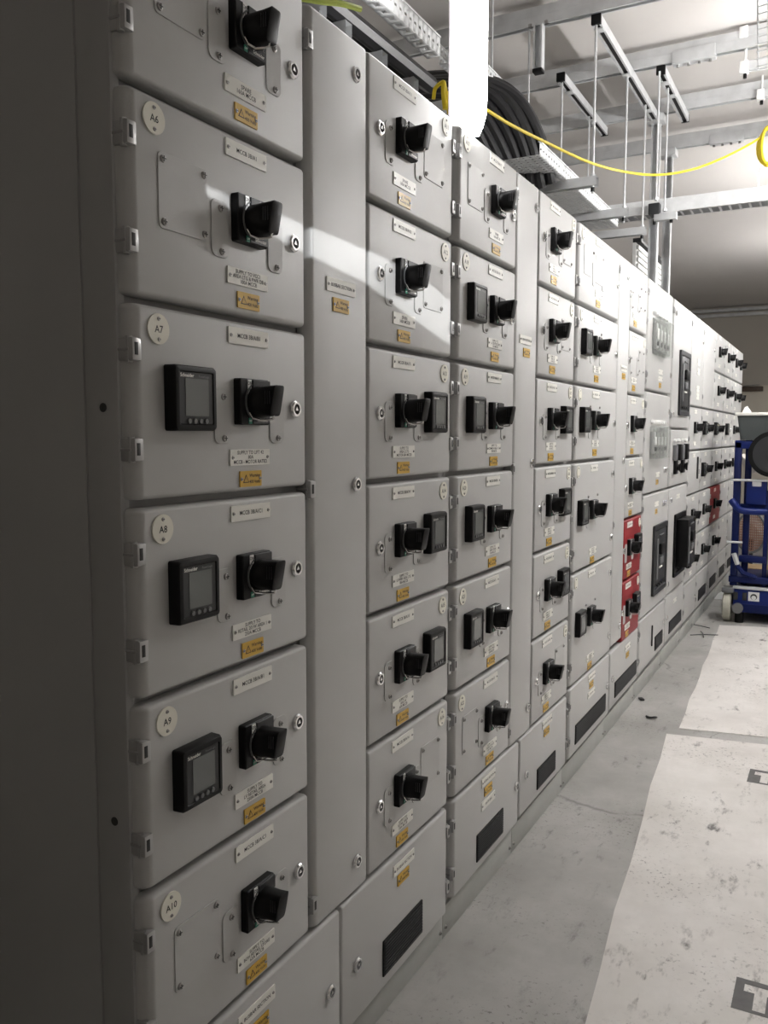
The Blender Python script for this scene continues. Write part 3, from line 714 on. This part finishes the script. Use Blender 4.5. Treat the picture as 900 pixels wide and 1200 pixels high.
# vertical posts behind the board
for (u, v, y, lab) in ((768, 170, 5.22, 'thicker vertical steel post rising behind the board, left of the pair'), (783.5, 185, 5.875, 'vertical steel post rising behind the board, right of the pair')):
    x_, _z = ay(u, v, y); t = thing('steel_post', (x_, y, 2.2), lab, 'post')
    inst(channel(MB(), (-.0, 0, 0), (0, 0, ZH-2.2), w=.05).mesh('post'), 'post', t)
    inst(MB().bbox(-.05, .05, -.05, .05, ZH-2.2-.045, ZH-2.2-.002, GALV, .003).mesh('head_bracket'), 'head_bracket', t)

# threaded rods, trapeze brackets and perforated trays
def rod_mesh(L, r=.006): return MB().cyl((0, 0, 0), (0, 0, L), r, CHROME if False else GALV, n=8)
def perf(mb, x0, y0, nx, ny, p, z, hole, m, axis='z'):
    """perforated strip: nx by ny cells of pitch p with a hole in each (every second row offset by nothing)"""
    for i in range(nx):
        for j in range(ny):
            a0, b0 = x0+i*p, y0+j*p; h_ = hole*p/2; ca, cb_ = a0+p/2, b0+p/2
            o = [(a0, b0), (a0+p, b0), (a0+p, b0+p), (a0, b0+p)]
            if True: q = [(ca-h_, cb_-h_), (ca+h_, cb_-h_), (ca+h_, cb_+h_), (ca-h_, cb_+h_)]
            else: q = None
            tr = (lambda a_, b_: (a_, b_, z)) if axis == 'z' else (lambda a_, b_: (z, b_, a_))
            if q: mb.add([tr(*k) for k in o+q], [(0, 1, 5, 4), (1, 2, 6, 5), (2, 3, 7, 6), (3, 0, 4, 7)], m)
            else: mb.add([tr(*k) for k in o], [(0, 1, 2, 3)], m)
    return mb
def flange(mb, x, L, h, rows, pitch, hw, hh, m):
    n = int(L/pitch); ch = h/rows
    for j in range(n):
        for r in range(rows):
            b0 = j*pitch; a0 = r*ch; sh = (pitch*.25 if r % 2 else -pitch*.1)
            o = [(b0, a0), (b0+pitch, a0), (b0+pitch, a0+ch), (b0, a0+ch)]; cb, ca = b0+pitch/2+sh*.6, a0+ch/2
            q = [(cb-hw/2, ca-hh/2), (cb+hw/2, ca-hh/2), (cb+hw/2, ca+hh/2), (cb-hw/2, ca+hh/2)]
            mb.add([(x, y_, z_) for y_, z_ in o+q], [(0, 1, 5, 4), (1, 2, 6, 5), (2, 3, 7, 6), (3, 0, 4, 7)], m)
    return n*pitch
def tray(name, xr, width, y0, y1, z, fh, label, p=.025, hole=.42, hang=()):
    t = thing(name, (xr, y0, z), label, 'cable tray')
    nx = int(width/p); ny = int((y1-y0)/p); W = nx*p; Lg = ny*p
    m = MB(); perf(m, -W, 0, nx, ny, p, 0, hole, TRAYM); o = m.build('perforated_base', t)
    s_ = o.modifiers.new('t', 'SOLIDIFY'); s_.thickness = .0015
    for xx in (0, -W):
        m = MB(); rows = 2 if fh > .06 else 1; flange(m, xx, Lg, fh, rows, .036, .015, .011 if rows > 1 else .009, TRAYM)
        m.box(xx-.007, xx+.003, 0, Lg, fh, fh+.006, TRAYM)
        q = m.build('side_flange', t); s_ = q.modifiers.new('t', 'SOLIDIFY'); s_.thickness = .0015
    if hang:
        for yy in hang: inst(MB().cyl((-W/2, yy, 0), (-W/2, yy, ZC-z-.001), .005, GALV, n=8).mesh('hanger_rod'), 'hanger_rod', t)
    return t
tz = 2.69
tray('cable_tray', -.147, .30, 3.47, 4.86, tz, .05, 'perforated steel cable tray over the middle of the board', .03, .34)
def bracket(u_end, v_end, z, xl, label, rodtop=ZH-.04, rodoff=-.02, hook=True):
    xe, ye = az(u_end, v_end, z)
    t = thing('trapeze_bracket', (xe, ye, z), label, 'tray bracket')
    inst(channel(MB(), (xl-xe, 0, -.04), (0, 0, -.04)).mesh('strut'), 'strut', t)
    inst(MB().cyl((rodoff, 0, -.07), (rodoff, 0, rodtop-z), .0055, GALV, n=8).mesh('threaded_rod'), 'threaded_rod', t)
    inst(MB().cyl((rodoff, 0, .001), (rodoff, 0, .012), .012, GALV, n=6).mesh('nut'), 'nut', t)
    inst(MB().cyl((rodoff, 0, -.062), (rodoff, 0, -.044), .010, BLACK, n=6).mesh('rod_cap'), 'rod_cap', t)
    return xe, ye
bracket(700, 207, tz, -.50, 'nearest bright strut under the perforated tray, hung on a long rod')
bracket(736, 244, tz, -.50, 'second strut under the perforated tray, left of slotted rail')
bracket(757, 266, tz, -.50, 'short grey strut at the far end of the perforated tray')
# free rods
rods = [(ay(618, 190, 3.874)[0], 3.874, 2.74, ZH, 'thin steel rod dropping into the tray beside the black cables')]
for hx, u, zb, lab in ((hx2, 659, 2.78, 'thin steel rod left of the longest rod, behind yellow cable'), (hx2, 690.5, 2.78, 'far thin steel rod behind the long bright rod'),
                       (hx3, 773, 2.72, 'thin rod hanging down to the slotted rail, left of two'), (hx3, 783, 2.72, 'thin rod hanging down to the slotted rail, right of two')):
    rods.append((hx[0], along(hx[0], hx[1], u), zb, hx[1], lab))
for x_, y, zb, zt_, lab in rods:
    t = thing('threaded_rod', (x_, y, zb), lab, 'rod')
    inst(MB().cyl((0, 0, 0), (0, 0, zt_-zb+.004), .005, GALV, n=8).mesh('rod'), 'rod', t); inst(MB().cyl((0, 0, 0), (0, 0, .012), .011, GALV, n=6).mesh('nut'), 'nut', t)

# slotted rail across
xl, yl = az(700, 258, 2.78); xr_, yr_ = az(900, 236, 2.78)
t = thing('slotted_rail', (xl-.15, yl, 2.78), 'bright white slotted rail hung across the aisle above the board', 'rail')
Lr = xr_-xl+.9
m = MB(); ny = int(Lr/.05)
m.box(0, Lr, -.0015, .0015, 0, .075, TRAYM); m.box(0, Lr, .0, .13, .0735, .075, TRAYM)
inst(m.mesh('rail_side'), 'rail_side', t)
m = MB()
for k in range(ny):
    m.box(k*.05, k*.05+.011, 0, .13, 0, .002, TRAYM)
m.box(0, Lr, 0, .012, 0, .002, TRAYM); m.box(0, Lr, .118, .13, 0, .002, TRAYM); m.box(0, Lr, .1285, .13, 0, .075, TRAYM)
inst(m.mesh('slotted_base'), 'slotted_base', t)
xc, _ = az(768, 250, 2.78)
t = thing('rail_clamp', (xc, yl-.02, 2.775), 'dark grey clamp gripping the slotted rail', 'clamp')
inst(MB().bbox(-.03, .03, -.03, .06, -.01, .05, DGREY, .004).mesh('clamp_body'), 'clamp_body', t)
m = MB(); m.bbox(.0, .12, -.02, .02, -.045, -.005, GALV, .002); inst(m.mesh('strut_stub'), 'strut_stub', t)
for k in (0.0, .09): inst(MB().cyl((k, 0, -.06), (k, 0, -.03), .009, BLACK, n=8).mesh('bolt'), 'bolt', t)

# upper left tray, struts under it, black cables on them
tray('cable_tray', -.335, .05, 1.10, 2.945, 2.90, .06, 'narrow bright white perforated tray at top left, ending beside the upright light', .05, .34, (.3, 1.2))
tray('cable_tray', -.40, .10, 3.25, 3.80, 3.03, .075, 'grey perforated tray above the black cables, right of the light', .025, .4, (.1, .45))
for i, (y, lab) in enumerate(((2.05, 'nearest'), (2.27, 'second'), (2.42, 'third'), (2.66, 'fourth'), (2.90, 'fifth'), (3.15, 'farthest'))):
    t = thing('support_strut', (-1.3, y, 2.80), '%s steel strut crossing below the narrow white tray, above the cabinet tops' % lab, 'strut')
    inst(channel(MB(), (0, 0, 0), (.87, 0, 0)).mesh('channel'), 'channel', t)
    m = MB()
    for k in range(7): m.box(.1+k*.11, .15+k*.11, -.0215, -.0203, .013, .027, BLACK)
    inst(m.mesh('side_slot'), 'side_slot', t)
    inst(MB().cyl((.08, 0, .04), (.08, 0, ZC-2.80-.001), .006, GALV, n=8).mesh('threaded_rod'), 'threaded_rod', t)
cl_words = ['leftmost', 'second', 'third', 'fourth', 'fifth', 'sixth', 'seventh', 'eighth', 'rightmost']
for i in range(9):
    x = -1.10+i*.081; m = MB(); pts = [(x, .6, 2.872), (x+.01, 1.4, 2.870), (x-.006, 2.2, 2.872), (x+.01, 3.05, 2.87)]
    m.tube(spline([(p[0], p[1], p[2]) for p in pts], 6), .031, RUBBER, 8)
    inst(m.mesh('black_cable'), 'black_cable', None, (0, 0, 0), label='thick black cable lying on overhead struts left of the narrow white tray', cat='cable', group='black cables on overhead struts')

# drooping black cables behind the light
arcs = [
 ([(566, 96), (592, 105), (612, 122), (628, 150), (639, 182), (646, 215)], 3.35, .022),
 ([(560, 100), (585, 108), (603, 126), (618, 156), (628, 190), (634, 220)], 3.34, .024),
 ([(552, 100), (576, 112), (594, 132), (608, 160), (617, 188), (622, 215)], 3.32, .024),
 ([(546, 104), (566, 118), (583, 138), (597, 164), (606, 190), (611, 215)], 3.30, .022),
 ([(545, 112), (560, 126), (574, 146), (587, 170), (597, 195), (602, 215)], 3.27, .022),
 ([(540, 118), (553, 134), (566, 152), (578, 174), (588, 196), (594, 212)], 3.24, .020),
 ([(553, 92), (585, 100), (608, 118), (622, 146), (632, 180), (639, 212)], 3.42, .024),
 ([(545, 125), (552, 140), (560, 156), (570, 176), (580, 196), (585, 210)], 3.22, .020)]
aw = ['outermost drooping black cable, rightmost arc beside the steel rod', 'second drooping black cable in from the right of the bundle', 'third drooping black cable in the bundle right of the light', 'fourth drooping black cable, middle of the bundle', 'fifth drooping black cable, nearer the light', 'sixth drooping black cable, low and near the light', 'rear drooping black cable behind the outermost two', 'lowest drooping black cable just right of the light end']
for (px, y, r), lab in zip(arcs, aw):
    pts = []; y += .16; r *= 1.12
    for k, (u, v) in enumerate(px):
        yy = y+.05*k; x_, z_ = ay(u, v, yy); pts.append((x_, yy, z_))
    pts = [(pts[0][0]-.42, pts[0][1]-.04, pts[0][2]+.03), (pts[0][0]-.2, pts[0][1]-.02, pts[0][2]+.035)]+pts
    o0 = pts[-1]; m = MB(); m.tube(spline([(p[0]-o0[0], p[1]-o0[1], p[2]-o0[2]) for p in pts], 6), r, RUBBER, 10)
    inst(m.mesh('drooping_cable'), 'drooping_cable', None, o0, label=lab, cat='cable', group='black cable bundle')

# hanging light
lx, ly = -.004, 2.42
t = thing('batten_light', (lx, ly, 2.478), 'glowing white batten light standing upright above the cabinet tops', 'light')
ang = math.radians(-28); t.rotation_euler = (0, 0, 0)
m = MB(); m.bbox(-.064, .022, .0, .045, -.03, .75, LAMPB, .006); inst(m.mesh('light_body'), 'light_body', t, (-.02, .0, 0))
n_ = 16; rings = []
for z, k in ((-.055, .45), (-.03, .75), (0, .95), (.04, 1), (.74, 1), (.75, .9)):
    rings.append([(.043*k*math.cos(PI+PI*i/(n_-1)), -.005+.05*k*math.sin(PI+PI*i/(n_-1)), z) for i in range(n_)]+[(.043*k, .0, z), (-.043*k, .0, z)])
m = MB(); m.loft(rings, LAMPM); inst(m.mesh('diffuser'), 'diffuser', t, (.0, -.003, 0))
# yellow loops beside light
for i, px in enumerate(([(508, 116), (510, 104), (516, 98), (520, 97), (520, 110), (524, 128)], [(521, 128), (519, 108), (520, 96), (523, 112), (527, 130)], [(526, 133), (524, 118), (527, 108), (530, 120), (532, 136)])):
    pts = [(*[q for q in (ay(u, v, 2.62+i*.02)[0],)], 2.62+i*.02, ay(u, v, 2.62+i*.02)[1]) for u, v in px]
    o0 = pts[0]; m = MB(); m.tube(spline([(p[0]-o0[0], p[1]-o0[1], p[2]-o0[2]) for p in pts], 6), .0065, YEL, 8)
    inst(m.mesh('yellow_cable_loop'), 'yellow_cable_loop', None, o0, label=('yellow cable loop furthest left of the upright light', 'middle yellow cable loop left of the upright light', 'yellow cable loop touching the upright light')[i], cat='cable', group='yellow cable loops at the light')
# long yellow cable to coil
px = [(560, 124, 2.62), (572, 130, 2.66), (600, 147, 2.85), (640, 167, 3.15), (690, 190, 3.55), (730, 201, 3.95), (770, 205, 4.3), (810, 199, 4.6), (845, 186, 4.8), (875, 171, 4.9), (893, 160, 4.92)]
pts = [(ay(u, v, y)[0], y, ay(u, v, y)[1]) for u, v, y in px]; o0 = pts[-1]
m = MB(); m.tube(spline([(p[0]-o0[0], p[1]-o0[1], p[2]-o0[2]) for p in pts], 6), .0055, YEL, 8)
inst(m.mesh('yellow_cable'), 'yellow_cable', None, o0, label='long yellow cable sagging from the upright light across to the coil', cat='cable')
cx_, cz_ = ay(893, 172, 4.92); m = MB()
for k in range(7):
    ex = .038+.005*k; ez = .090+.004*(k % 3); off = (k-3)*.006
    m.tube([(ex*.8*math.cos(2*PI*i/20)+.004*(k % 2), off, ez*math.sin(2*PI*i/20)) for i in range(21)], .0058, YEL, 6)
coil = m.build('yellow_cable_coil', None, (cx_+.03, 4.92, cz_), label='hanging coil of yellow cable at the right edge', cat='cable coil')
wx, wz = ay(893, 195, 4.92); ex_, ez_ = ay(888, 226, 4.92)
m = MB(); m.tube(spline([(0, 0, 0), (-.012, 0, -.045), ((ex_-wx), 0, ez_-wz)], 6), .005, WHITE, 8); inst(m.mesh('white_cable'), 'white_cable', None, (wx, 4.92, wz), label='short white cable hanging below the yellow coil', cat='cable')
# earth cable at top of first cabinets
pts = [(ay(u, v, 1.66)[0], 1.66+k*.06, ay(u, v, 1.66+k*.06)[1]) for k, (u, v) in enumerate(((366, -6), (374, 3), (382, 10), (388, 20)))]
o0 = pts[0]; m = MB(); m.tube(spline([(p[0]-o0[0]-.03, p[1]-o0[1], p[2]-o0[2]) for p in pts], 6), .007, YGREEN, 8)
inst(m.mesh('earth_cable'), 'earth_cable', None, o0, label='yellow-green earth cable on top of the narrow busbar panel', cat='cable')

# top right: rods with short struts and a basket
for i, (u, v, y, lab) in enumerate(((868, 40, 4.55, 'upper short white strut on rods at top right'), (868, 80, 4.55, 'lower bright strut on rods at top right'), (888, 112, 5.2, 'small far strut on a rod at right edge below the basket'))):
    x_, z_ = ay(u, v, y); t = thing('hanging_strut', (x_, y, z_), lab, 'strut')
    inst(channel(MB(), (0, 0, -.02), (.5, 0, -.02)).mesh('channel'), 'channel', t); inst(MB().bbox(-.004, .035, -.024, .024, -.026, .026, WHITE, .003).mesh('end_bracket'), 'end_bracket', t)
    inst(MB().cyl((.02, 0, -.04), (.02, 0, ZC-.001-z_), .0055, WHITE, n=8).mesh('threaded_rod'), 'threaded_rod', t); inst(MB().cyl((.02, 0, -.05), (.02, 0, -.03), .009, BLACK, n=6).mesh('rod_cap'), 'rod_cap', t)
x_, z_ = ay(890, 40, 4.0)
t = thing('wire_basket', (x_, 4.0, z_), 'grey wire basket tray hanging on edge at top right corner', 'wire basket')
m = MB()
for k in range(12): m.cyl((-.01+.0*k, 0, .20-.03*k), (.20, 0, .22-.03*k), .003, GALV, n=6)
inst(m.mesh('cross_wire'), 'cross_wire', t)
for k in range(5): inst(MB().cyl((-.02+.04*k, .004, .30), (.0+.04*k, .004, -.14), .0035, GALV, n=6).mesh('long_wire'), 'long_wire', t)
inst(MB().bbox(.03, .20, .01, .05, -.06, .3, GALV, .004).mesh('side_plate'), 'side_plate', t)

# behind board: white framed unit, duct along the wall
x_, z_ = ay(745, 300, 5.3); t = thing('wall_unit', (x_, 5.3, z_-.12), 'white slatted unit with dark frame seen above the board between the posts', 'wall unit')
m = MB(); m.bbox(-.02, .0, 0, .9, 0, .20, WHITE, .003)
inst(m.mesh('back_panel'), 'back_panel', t)
for k in range(5): inst(MB().bbox(.0, .014, .02, .88, .02+k*.036, .045+k*.036, WHITE, .002).mesh('slat'), 'slat', t)
inst(MB().bbox(-.02, .03, 0, .9, .20, .225, DGREY, .003).mesh('top_rail'), 'top_rail', t); inst(MB().bbox(-.02, .03, 0, .9, -.03, 0, DGREY, .003).mesh('bottom_rail'), 'bottom_rail', t); inst(MB().bbox(-.02, .03, .36, .40, 0, .2, DUCT, .003).mesh('stile'), 'stile', t)
t = thing('cable_duct', (-.75, 6.1, 2.58), 'long dark grey duct running behind the board to the far wall', 'duct')
inst(MB().bbox(-.1, .1, 0, 7.9, 0, .30, DUCT, .006).mesh('duct_body'), 'duct_body', t)
inst(MB().bbox(-.12, .12, 0, 7.9, .30, .33, DGREY, .004).mesh('duct_lid'), 'duct_lid', t)
for k in range(4): inst(MB().bbox(-.70, -.09, .5+1.5*k, .54+1.5*k, .02, .06, DUCT, .003).mesh('wall_bracket'), 'wall_bracket', t)
for k in range(4): inst(MB().bbox(-.11, .115, .3+1.5*k, .36+1.5*k, -.005, .31, DGREY, .003).mesh('duct_joint'), 'duct_joint', t)

# ------------------------------------------------------------------ blue lift
LX, LY = .205, 7.55
def lz(u, v, y=LY): x_, z_ = ay(u, v, y); return x_-LX, z_
lift = thing('personnel_lift', (LX, LY, 0), 'blue wheeled personnel lift parked at the end of the aisle', 'lift')
# chassis
m = MB(); m.bbox(.03, .95, .0, 1.0, .085, .285, BLUE, .02); m.bbox(.09, .95, -.004, .006, .09, .16, BLUED, .003)
ch = m.build('chassis', lift)
inst(MB().bbox(.03, .95, -.012, .05, .283, .305, GALV, .004).mesh('chassis_trim'), 'chassis_trim', ch, label='pale metal edge')
for xx in (.035, .105): inst(MB().bbox(xx, xx+.035, -.006, .01, .19, .255, INK, .003).mesh('slot'), 'slot', ch, label='dark slot')
m = MB(); m.box(.15, .235, -.0035, -.001, .19, .265, STICK); m.cyl((.1925, -.004, .225), (.1925, -.0035, .225), .026, INK, n=14); m.cyl((.1925, -.0045, .218), (.1925, -.004, .218), .018, STICK, n=14); inst(m.mesh('sticker'), 'sticker', ch, label='white square sticker with dark round symbol')
inst(MB().cyl((.075, -.05, .125), (.075, .01, .125), .042, MGREY, n=18).mesh('tow_ball'), 'tow_ball', ch, label='grey round knob')
inst(MB().cyl((.085, .02, .0), (.085, .02, .09), .035, BLACK, n=12).mesh('foot'), 'foot', ch)
inst(MB().cyl((.8, .2, .0), (.8, .2, .09), .035, BLACK, n=12).mesh('foot'), 'foot', ch)
# wheel
def wheel(x, y):
    n = 28; m = MB(); rw = .125; prof = [(-.03, .06), (-.034, .105), (-.024, .125), (.024, .125), (.034, .105), (.03, .06)]
    m.loft([[(x+a_, y+r_*math.cos(2*PI*i/n), rw+r_*math.sin(2*PI*i/n)) for i in range(n)] for a_, r_ in prof], TYRE)
    o = m.build('wheel', lift); inst(MB().cyl((x-.04, y, rw), (x+.04, y, rw), .03, STEEL, n=14).mesh('hub'), 'hub', o)
    return o
wheel(-.012, .06); wheel(-.012, .86)
inst(MB().bbox(-.055, .04, -.03, .10, .245, .29, MGREY, .01).mesh('wheel_guard'), 'wheel_guard', lift)
# frame posts
for (xa, xb, yy, z0, z1, mt) in ((.0, .055, .03, .30, 1.50, BLUED), (.075, .125, .12, .30, 1.52, BLUED), (.24, .275, .06, .30, 1.1, BLUED)):
    inst(MB().bbox(xa, xb, yy, yy+.05, z0, z1, mt, .006).mesh('frame_post'), 'frame_post', lift)
for z in (1.44, ):
    inst(MB().bbox(.0, .27, .03, .08, z, z+.07, BLUE, .008).mesh('top_rail'), 'top_rail', lift)
inst(MB().bbox(.05, .27, .10, .14, .925, .985, BLUE, .008).mesh('cross_rail'), 'cross_rail', lift)
inst(MB().tube(spline([(-.005, -.03, 1.02), (.02, -.04, .99), (.06, -.03, .945), (.14, .0, .93), (.26, .03, .93)]), .028, BLUE, 12).mesh('entry_bar'), 'entry_bar', lift)
inst(MB().cyl((-.02, .0, 1.185), (.26, .0, 1.185), .010, GALV, n=8).mesh('thin_bar'), 'thin_bar', lift)
inst(MB().cyl((-.03, .0, .67), (.09, .0, .67), .010, GALV, n=8).mesh('thin_bar'), 'thin_bar', lift)
inst(MB().bbox(.06, .27, .05, .12, .50, .555, BLUED, .006).mesh('cross_rail'), 'cross_rail', lift)
inst(MB().bbox(-.01, .30, .02, .50, .33, .385, BLUED, .008).mesh('platform'), 'platform', lift)
inst(MB().tube([(.03, -.03, .58), (.06, -.02, .49)], .02, GALV, 8).mesh('pedal'), 'pedal', lift)
inst(MB().tube([(.04, .0, .50), (.10, .0, .42), (.20, .02, .385)], .02, BLUED, 8).mesh('brace'), 'brace', lift)
pb = MB(); pb.bbox(.10, .255, .02, .09, .985, 1.185, BLUE, .006); pbo = pb.build('document_box', lift)
inst(MB().bbox(.145, .215, .012, .021, 1.135, 1.18, STICK, .006).mesh('sticker'), 'sticker', pbo, label='pale curved label')
# mast and its stickers
ms = MB(); ms.bbox(.285, .62, .06, .40, .30, 1.80, BLUED, .015); ms.bbox(.30, .40, .03, .07, .30, 1.80, BLUED, .006); mo = ms.build('mast', lift)
inst(MB().box(.315, .45, .022, .03, 1.21, 1.355, STICK).mesh('sticker'), 'sticker', mo, label='white rectangular label')
tr = MB(); tr.box(.335, .45, .022, .03, 1.02, 1.16, STICK); tr.loft([[(.335+.01, y_, 1.035), (.445, y_, 1.035), (.395, y_, 1.155)] for y_ in (.0215, .0205)], YEL); inst(tr.mesh('sticker'), 'sticker', mo, label='yellow warning triangle label')
inst(MB().box(.33, .46, .022, .03, .38, .55, STICK).mesh('sticker'), 'sticker', mo, label='lower white label')
# reel
cr = MB(); cr.cyl((.295, -.05, 1.40), (.295, .0, 1.40), .185, BLACK, n=36); cr.cyl((.295, -.055, 1.40), (.295, -.05, 1.40), .15, DGREY, n=36); ro = cr.build('reel', lift)
inst(MB().cyl((.295, -.07, 1.40), (.295, -.05, 1.40), .04, BLACK2, n=18).mesh('hub'), 'hub', ro)
# tool tub resting on top of the lift
tb = thing('tool_tub', (LX+.14, LY+.05, 1.512), 'dark grey plastic tub resting on top of the blue lift', 'tub')
m = MB(); rg = []
for z, a_, b_ in ((0, -.10, .10), (.20, -.13, .125)): rg.append([(x, y, z) for x, y in rr(a_, b_, -.03, .28, .02, 4)])
m.loft(rg, GREYTUB); inst(m.mesh('tub_body'), 'tub_body', tb)
m = MB(); m.bbox(-.145, .30, -.045, .30, .198, .225, WHITEP, .006); inst(m.mesh('rim'), 'rim', tb, label='pale rim')
m = MB(); m.loft([[(-.10, .05, .225), (-.05, .03, .225), (-.03, .10, .225), (-.09, .12, .225)], [(-.085, .06, .27), (-.06, .06, .28), (-.06, .09, .27), (-.08, .09, .26)]], WHITE); inst(m.mesh('crumpled_paper'), 'crumpled_paper', None, (LX+.14, LY+.05, 1.512), label='crumpled white paper lying on the grey tub', cat='paper')
# things behind the lift
bb = MB(); bb.bbox(-.10, .10, -.2, .2, -.025, .025, DOORW, .004); x_, z_ = ay(877, 543, 8.35); inst(bb.mesh('white_board'), 'white_board', None, (x_, 8.35, z_), label='pale board tilted behind the black reel of the blue lift', cat='board', rot=(0, math.radians(42), 0))
x_, z_ = ay(880, 624, 9.15)
m = MB(); n_ = 24
rc = thing('cable_drum', (x_, 9.15, z_), 'round red mesh guard standing behind the blue lift', 'drum')
inst(MB().tube([(.135*math.cos(2*PI*i/36), 0, .20*math.sin(2*PI*i/36)) for i in range(37)], .012, DUCT, 8).mesh('rim'), 'rim', rc)
for k in range(-7, 8):
    q = k/7.6; L1 = math.sqrt(1-q*q)
    m.cyl((.13*q, 0, -.195*L1), (.13*q, 0, .195*L1), .0045, PINK, n=6); m.cyl((-.13*L1, .01, .195*q), (.13*L1, .01, .195*q), .0045, PINK, n=6)
inst(m.mesh('mesh_guard'), 'mesh_guard', rc)
m = MB(); m.cyl((0, .05, 0), (0, .11, 0), .07, DOORW, n=24); m.cyl((0, .11, 0), (0, .13, 0), .11, CREAM, n=24); inst(m.mesh('drum_body'), 'drum_body', rc)
m = MB(); m.tube([(0, .08, -.06), (0, .08, -z_)], .02, DGREY, 8); m.bbox(-.16, .16, -.05, .2, -z_, -z_+.03, DGREY, .006); inst(m.mesh('stand'), 'stand', rc)
m = MB(); m.bbox(-.16, .16, -.15, .15, 0, .34, CARD, .004); bx_ = inst(m.mesh('cardboard_box'), 'cardboard_box', None, (.40, 8.55, 0), label='brown cardboard box on the floor behind the blue lift', cat='box')

# ------------------------------------------------------------------ room luminaires (out of frame along the aisle)
def luminaire(y0, y1, x, z, label, tm=None):
    t = thing('batten_luminaire', (x, y0, z), label, 'light')
    inst(MB().bbox(-.032, .032, 0, y1-y0, .04, .08, WHITE, .006).mesh('housing'), 'housing', t)
    m = MB(); m.cyl((0, .02, 0), (0, y1-y0-.02, 0), .019, tm or TUBE, n=12); inst(m.mesh('tube'), 'tube', t)
    for yy in (.03, y1-y0-.03): inst(MB().bbox(-.02, .02, yy-.012, yy+.012, -.022, .05, WHITE, .003).mesh('lamp_holder'), 'lamp_holder', t)
    for yy in (.2, y1-y0-.2): inst(MB().cyl((0, yy, .07), (0, yy, ZC-z), .004, GALV, n=6).mesh('hanger'), 'hanger', t)
luminaire(3.6, 4.8, 1.25, 2.85, 'nearest hanging fluorescent batten above the aisle')
luminaire(6.3, 7.5, 1.15, 2.85, 'middle hanging fluorescent batten above the aisle')
luminaire(8.8, 10.0, 1.3, 2.85, 'farthest hanging fluorescent batten above the aisle')

# added unseen lamp: its plate hole is cut to project the door stripe
def added_stripe_lamp():
    Lp = Vector((1.75, 1.75, 2.62)); xs = 1.42
    t = thing('added_stripe_lamp', tuple(Lp), 'hooded work lamp with a narrow slit, hung beside the aisle', 'light')
    lit = [(1.20, 1.984), (1.5, 1.984), (1.80, 1.981), (1.95, 1.974), (2.10, 1.957), (2.27, 1.925), (2.27, 1.800), (1.95, 1.862), (1.774, 1.902), (1.43, 1.930), (1.20, 1.966)]
    dl = []
    for a, b in zip(lit, lit[1:]+lit[:1]): dl += [(a[0]+(b[0]-a[0])*i/12, a[1]+(b[1]-a[1])*i/12) for i in range(12)]
    lit = dl; k = (Lp.x-xs)/Lp.x
    hole = [(Lp.y+(y-Lp.y)*k, Lp.z+(z-Lp.z)*k) for y, z in lit]
    cy = sum(p[0] for p in hole)/len(hole); cz = sum(p[1] for p in hole)/len(hole); n = len(hole)
    out = []
    for y, z in hole:
        dy, dz = y-cy, z-cz; q = max(abs(dy)/.45, abs(dz)/.40, 1e-6); out.append((cy+dy/q, cz+dz/q))
    m = MB()
    vs = [(xs-Lp.x, y-Lp.y, z-Lp.z) for y, z in hole+out]
    m.add(vs, [(i, (i+1) % n, n+(i+1) % n, n+i) for i in range(n)], DGREY)
    o = inst(m.mesh('stripe_gobo', False), 'stripe_gobo', t); sm = o.modifiers.new('t', 'SOLIDIFY'); sm.thickness = .002
    a, b, c_, d_ = cy-.30-Lp.y, cy+.30-Lp.y, cz-.16-Lp.z, .12
    m = MB(); x0, x1 = xs-Lp.x, .12
    m.box(x0, x1, a-.01, a, c_, d_, DGREY); m.box(x0, x1, b, b+.01, c_, d_, DGREY); m.box(x0, x1, a, b, c_-.01, c_, DGREY); m.box(x0, x1, a, b, d_, d_+.01, DGREY); m.box(x1, x1+.01, a, b, c_, d_, DGREY); 
    inst(m.mesh('gobo_box', False), 'gobo_box', t)
    inst(MB().cyl((0, 0, d_+.01), (0, 0, ZC-Lp.z), .006, GALV, n=8).mesh('hanger'), 'hanger', t)
    ld = bpy.data.lights.new('stripe_bulb', 'POINT'); ld.energy = STRIPE_W; ld.shadow_soft_size = .0012; ld.color = (.97, .985, 1)
    lo = bpy.data.objects.new('bulb', ld); COL.objects.link(lo); lo.parent = t
STRIPE_W = 27.0
added_stripe_lamp()
TUBE_FILL = mat('fill_tube_light', (.9, .9, .9), .4, emit=(1, .94, .85), es=4.2)  # added unseen fill lamp behind the camera, lifts near doors and side panel
luminaire(-1.9, -.7, 1.9, 2.85, 'hanging fluorescent batten behind the camera end of the aisle', TUBE_FILL)
w = bpy.data.worlds.new('world'); scene.world = w; w.use_nodes = True
w.node_tree.nodes['Background'].inputs[0].default_value = (.5, .5, .5, 1); w.node_tree.nodes['Background'].inputs[1].default_value = .2
vs = scene.view_settings; vs.view_transform = 'Standard'; vs.look = 'None'; vs.gamma = 1; vs.exposure = 2.4
try: vs.use_curve_mapping = False
except Exception: pass
